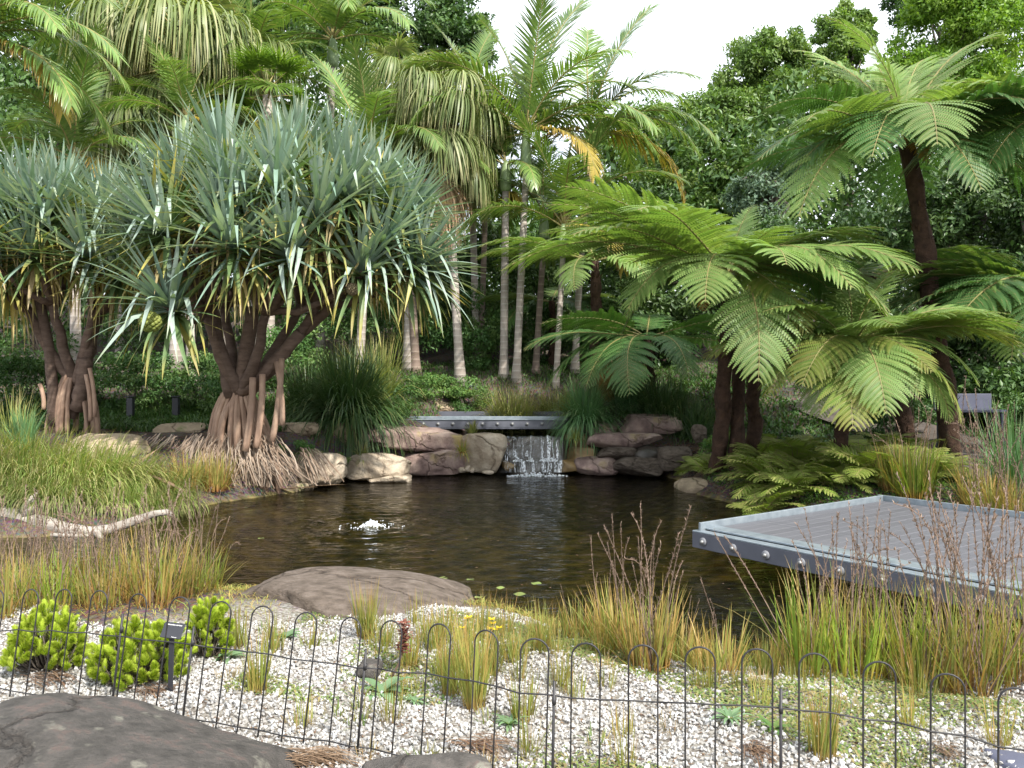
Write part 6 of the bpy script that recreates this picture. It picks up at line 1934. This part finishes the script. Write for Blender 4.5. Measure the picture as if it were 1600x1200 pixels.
mb.add(V.reshape(-1, 3), (np.arange(n)[:, None, None] * 6 + f0[None]).reshape(-1, 3), 0, np.repeat(rng.random(n) ** .7, 6))
kind(link('white_gravel', mb.mesh('white_gravel', M_GRAVEL, smooth=False)), 'stuff')

M_BARKCHIP = leafmat('bark_chip', [(.10, .06, .042), (.19, .12, .09), (.27, .19, .15)], rough=.9, trans=.02, spec=.1)
# creeping weeds in the gravel and along the shore
def scatter_weeds(name, n, fx, fy, keepf, L, mat, upright=.6, wr=.28, prof='leaf'):
    gx, gy = fx(n), fy(n)
    k_ = keepf(gx, gy)
    gx, gy = gx[k_], gy[k_]
    n = len(gx)
    a = rng.uniform(0, 6.28, n)
    mb = MB()
    ribbons(mb, np.stack([gx, gy, H(gx, gy) + .004], 1), np.stack([np.cos(a), np.sin(a), upright + rng.random(n) * .8], 1), L * rng.uniform(.4, 1.2, n), L * wr, 1.2, 1 if upright < .3 else 2, prof='strap' if upright < .3 else prof)
    return kind(link(name, mb.mesh(name, mat)), 'stuff')
U = lambda a, b: (lambda n: rng.uniform(a, b, n))
wf_ = lambda x, y: np.sin(x * 2.3 + 1) * np.sin(y * 2.9) + .6 * np.sin(x * 5.1 + y * 4)
scatter_weeds('creeping_weeds', 80000, U(-1.4, 3.6), U(2.6, 5.3), lambda x, y: (sdf(x, y) > .05) & (wf_(x, y) + .35 * sstep(0, 2.4, x) + .5 * sstep(3.9, 5.0, y) > .15 + .55 * rng.random(len(x))) & (x > -.3 - 1.2 * (y > 3.8)), .036, M_WEED, .8)
scatter_weeds('shore_grass', 30000, U(-4.5, 4.5), U(4.5, 7.6), lambda x, y: (np.abs(sdf(x, y) - .2) < .35) & (rng.random(len(x)) < .8), .10, M_SEDGE, 1.4, .05, 'blade')
scatter_weeds('left_shore_weeds', 6000, U(-5.5, -1.6), U(4.6, 7.0), lambda x, y: (sdf(x, y) > -.05) & (y > 5.0), .09, M_SEDGE, 1.0, .06, 'blade')
scatter_weeds('leaf_litter', 50000, U(-7.5, 5.0), U(10, 18), lambda x, y: (sdf(x, y) > .15) & (wf_(x * .7, y * .8) > -1.0), .055, M_LITTER, .12, .4)
scatter_weeds('bark_mulch', 26000, U(2.2, 5.2), U(11.5, 16.2), lambda x, y: (sdf(x, y) > .05), .06, M_BARKCHIP, .15, .35)
scatter_weeds('gravel_litter', 9000, U(-3.2, 3.2), U(2.7, 5.2), lambda x, y: sdf(x, y) > .2, .03, M_LITTER, .15, .3)
scatter_weeds('bank_grass', 27000, U(-12, 9), U(16.5, 22), lambda x, y: (np.abs(x - .15) > 1.8) | (y > 18.8), .20, M_SHRUB, 1.4, .12, 'blade')
scatter_weeds('shade_undergrowth', 18000, U(-11, -2.2), U(14.6, 18), lambda x, y: sdf(x, y) > .8, .22, M_SHRUB, 1.6, .12, 'blade')
scatter_weeds('right_shade_undergrowth', 16000, U(2.4, 12), U(13.2, 20), lambda x, y: (sdf(x, y) > .9) & (np.abs(x - np.interp(y, pp[:, 1], pp[:, 0])) > .7), .22, M_SHRUB, 1.4, .2)
scatter_weeds('right_bank_herbs', 16000, U(3.0, 9.0), U(10.2, 13.2), lambda x, y: (sdf(x, y) > .2) & (rng.random(len(x)) < .8), .10, M_GCOVER, 1.0)

g = np.random.default_rng(31)
for i in range(120):
    d = g.uniform(3.15, 4.9) if i < 64 else g.uniform(3.9, 5.2)
    px = (g.uniform(520, 1590) if i % 4 else g.uniform(330, 700)) if i < 64 else g.uniform(640, 960) if i < 100 else g.uniform(1000, 1280)
    c_ = G(px, d)
    if sdf(c_[0], c_[1]) < .1:
        continue
    k_ = int(g.integers(0, 4)) if i < 64 else (0 if i % 3 else 2)
    tuft(['thin straw coloured weed tuft among the white gravel', 'low spreading green weed tuft among the white gravel', 'small fine sedge seedling among the white gravel', 'dry brownish weed tuft among the white gravel'][k_], px, d, [40, 70, 34, 60][k_], [.27, .10, .18, .11][k_], [.26, .9, .2, .8][k_], [.004, .006, .004, .004][k_], [M_SEDGE, M_WEED, M_SEDGE, M_TANGRASS][k_], 400 + i, 'weed_tuft', 'weed', ['straw coloured weed tufts in the gravel', 'green weed tufts in the gravel', 'sedge seedlings in the gravel', 'brown weed tufts in the gravel'][k_], droop=[.5, 1.4, .4, 1.2][k_], foot=.05, segs=3)

# single herbs, flowers and debris in the gravel
def herb(label, px, d, n, L, mat, seed, w=.3, up=.7):
    g = np.random.default_rng(seed)
    t_ = thing('leafy_herb', label, 'herb', G(px, d))
    a = np.arange(n) * 2.39996
    mb = MB()
    for i in range(n):
        mb = MB()
        ribbons(mb, [(0, 0, .005)], [(math.cos(a[i]), math.sin(a[i]), up * g.uniform(.4, 1.6))], L * g.uniform(.6, 1.1), L * w, .9, 5, fold=.2, prof='leaf', r=np.array([g.random()]))
        link('leaf', mb.mesh('leaf', mat), t_)
for lab, px, d, n, L, mt, w in [
    ('pale green broad leaved herb behind the stake, low in the gravel', 598, 3.95, 12, .17, M_PALEHERB, .32),
    ('pale rosette herb in front of the flat boulder', 446, 4.75, 10, .12, M_PALEHERB, .34),
    ('feathery pale herb just right of the broad leaved one', 648, 3.85, 20, .10, M_PALEHERB, .14),
    ('pale herb low beside the small sedge near the middle stake', 796, 3.55, 16, .11, M_PALEHERB, .16),
    ('grey green herb tuft low in the gravel toward the right', 1140, 3.5, 18, .12, M_PALEHERB, .14),
    ('small bright green tuft in the gravel by the right hand stake', 1208, 3.4, 14, .09, M_GCOVER, .2),
    ('pale upright herb behind the lime bush and label', 352, 4.4, 12, .16, M_PALEHERB, .22)]:
    herb(lab, px, d, n, L, mt, px, w)
def flower(label, px, py, d, n, seed):
    g = np.random.default_rng(seed)
    g0 = G(px, d)
    t_ = thing('yellow_flower', label, 'flower', g0)
    for k in range(n):
        top = P(px + g.uniform(-12, 12), py + g.uniform(-14, 12), d) - g0
        mb = MB()
        tube(mb, curve((0, 0, 0), top, (g.normal(0, .02), 0, 0), 6), np.full(6, .0022), 4)
        s_ = link('stem', mb.mesh('stem', M_WEEDSTEM), t_)
        a = np.arange(6) * 1.047
        mb = MB()
        ribbons(mb, np.tile(top, (6, 1)), np.stack([np.cos(a), np.sin(a) * .6 - .4, .3 + 0 * a], 1), .022, .016, .2, 3, prof='leaf')
        link('blossom', mb.mesh('blossom', M_PETAL), s_)
M_WEEDSTEM = solidmat('green_stem', [(.3, (.12, .16, .05)), (.7, (.2, .24, .08))], scale=10, bump=0)
flower('pair of small yellow flowers on thin stems, left of the yellow bunch', 722, 970, 4.4, 3, 1)
flower('bunch of bright yellow flowers behind the hoops near the middle', 776, 980, 4.3, 5, 2)
g0 = G(628, 4.2)
t_ = thing('dock_plant', 'dead red brown dock seed head standing behind the hoops', 'dead plant', g0)
mb = MB()
top = P(630, 976, 4.2) - g0
pts = curve((-.06, 0, 0), top, (.03, 0, 0), 8)
tube(mb, pts, np.linspace(.006, .003, 8), 6)
link('stem', mb.mesh('stem', M_STALK), t_)
mb = MB()
i = rng.integers(4, 8, 220)
a = rng.uniform(0, 6.28, 220)
ribbons(mb, pts[i] + rng.normal(0, .014, (220, 3)), np.stack([np.cos(a), np.sin(a), .5 + 0 * a], 1), .024, .018, .6, 2, prof='leaf')
link('seed_head', mb.mesh('seed_head', M_REDHERB), t_)
def strips(label, px, d, n, L, seed, az, sp, mat=M_BARKSTRIP):
    g = np.random.default_rng(seed)
    g0 = G(px, d)
    mb = MB()
    a = az + g.normal(0, sp, n)
    ribbons(mb, np.stack([g.normal(0, L * .3, n), g.normal(0, .03, n), .012 + .035 * g.random(n)], 1), np.stack([np.cos(a), np.sin(a), .12 + 0 * a], 1), L * g.uniform(.4, 1, n), g.uniform(.0015, .006, n), 1.2, 5, fold=.2, prof='strap')
    o = link('bark_strips', mb.mesh('bark_strips', mat), None, g0)
    kind(o, 'stuff')
    return o
strips('', 478, 3.12, 260, .20, 1, .1, .35)
strips('', 70, 4.0, 90, .2, 2, .2, .5, M_LITTER)
strips('', 232, 3.9, 90, .2, 3, -.2, .5, M_LITTER)
strips('', 1180, 3.2, 110, .12, 4, .3, 1.2, M_LITTER)
strips('', 1475, 3.2, 90, .10, 5, .3, 1.2, M_BARKSTRIP)
strips('', 735, 3.3, 110, .2, 6, .1, .5, M_LITTER)
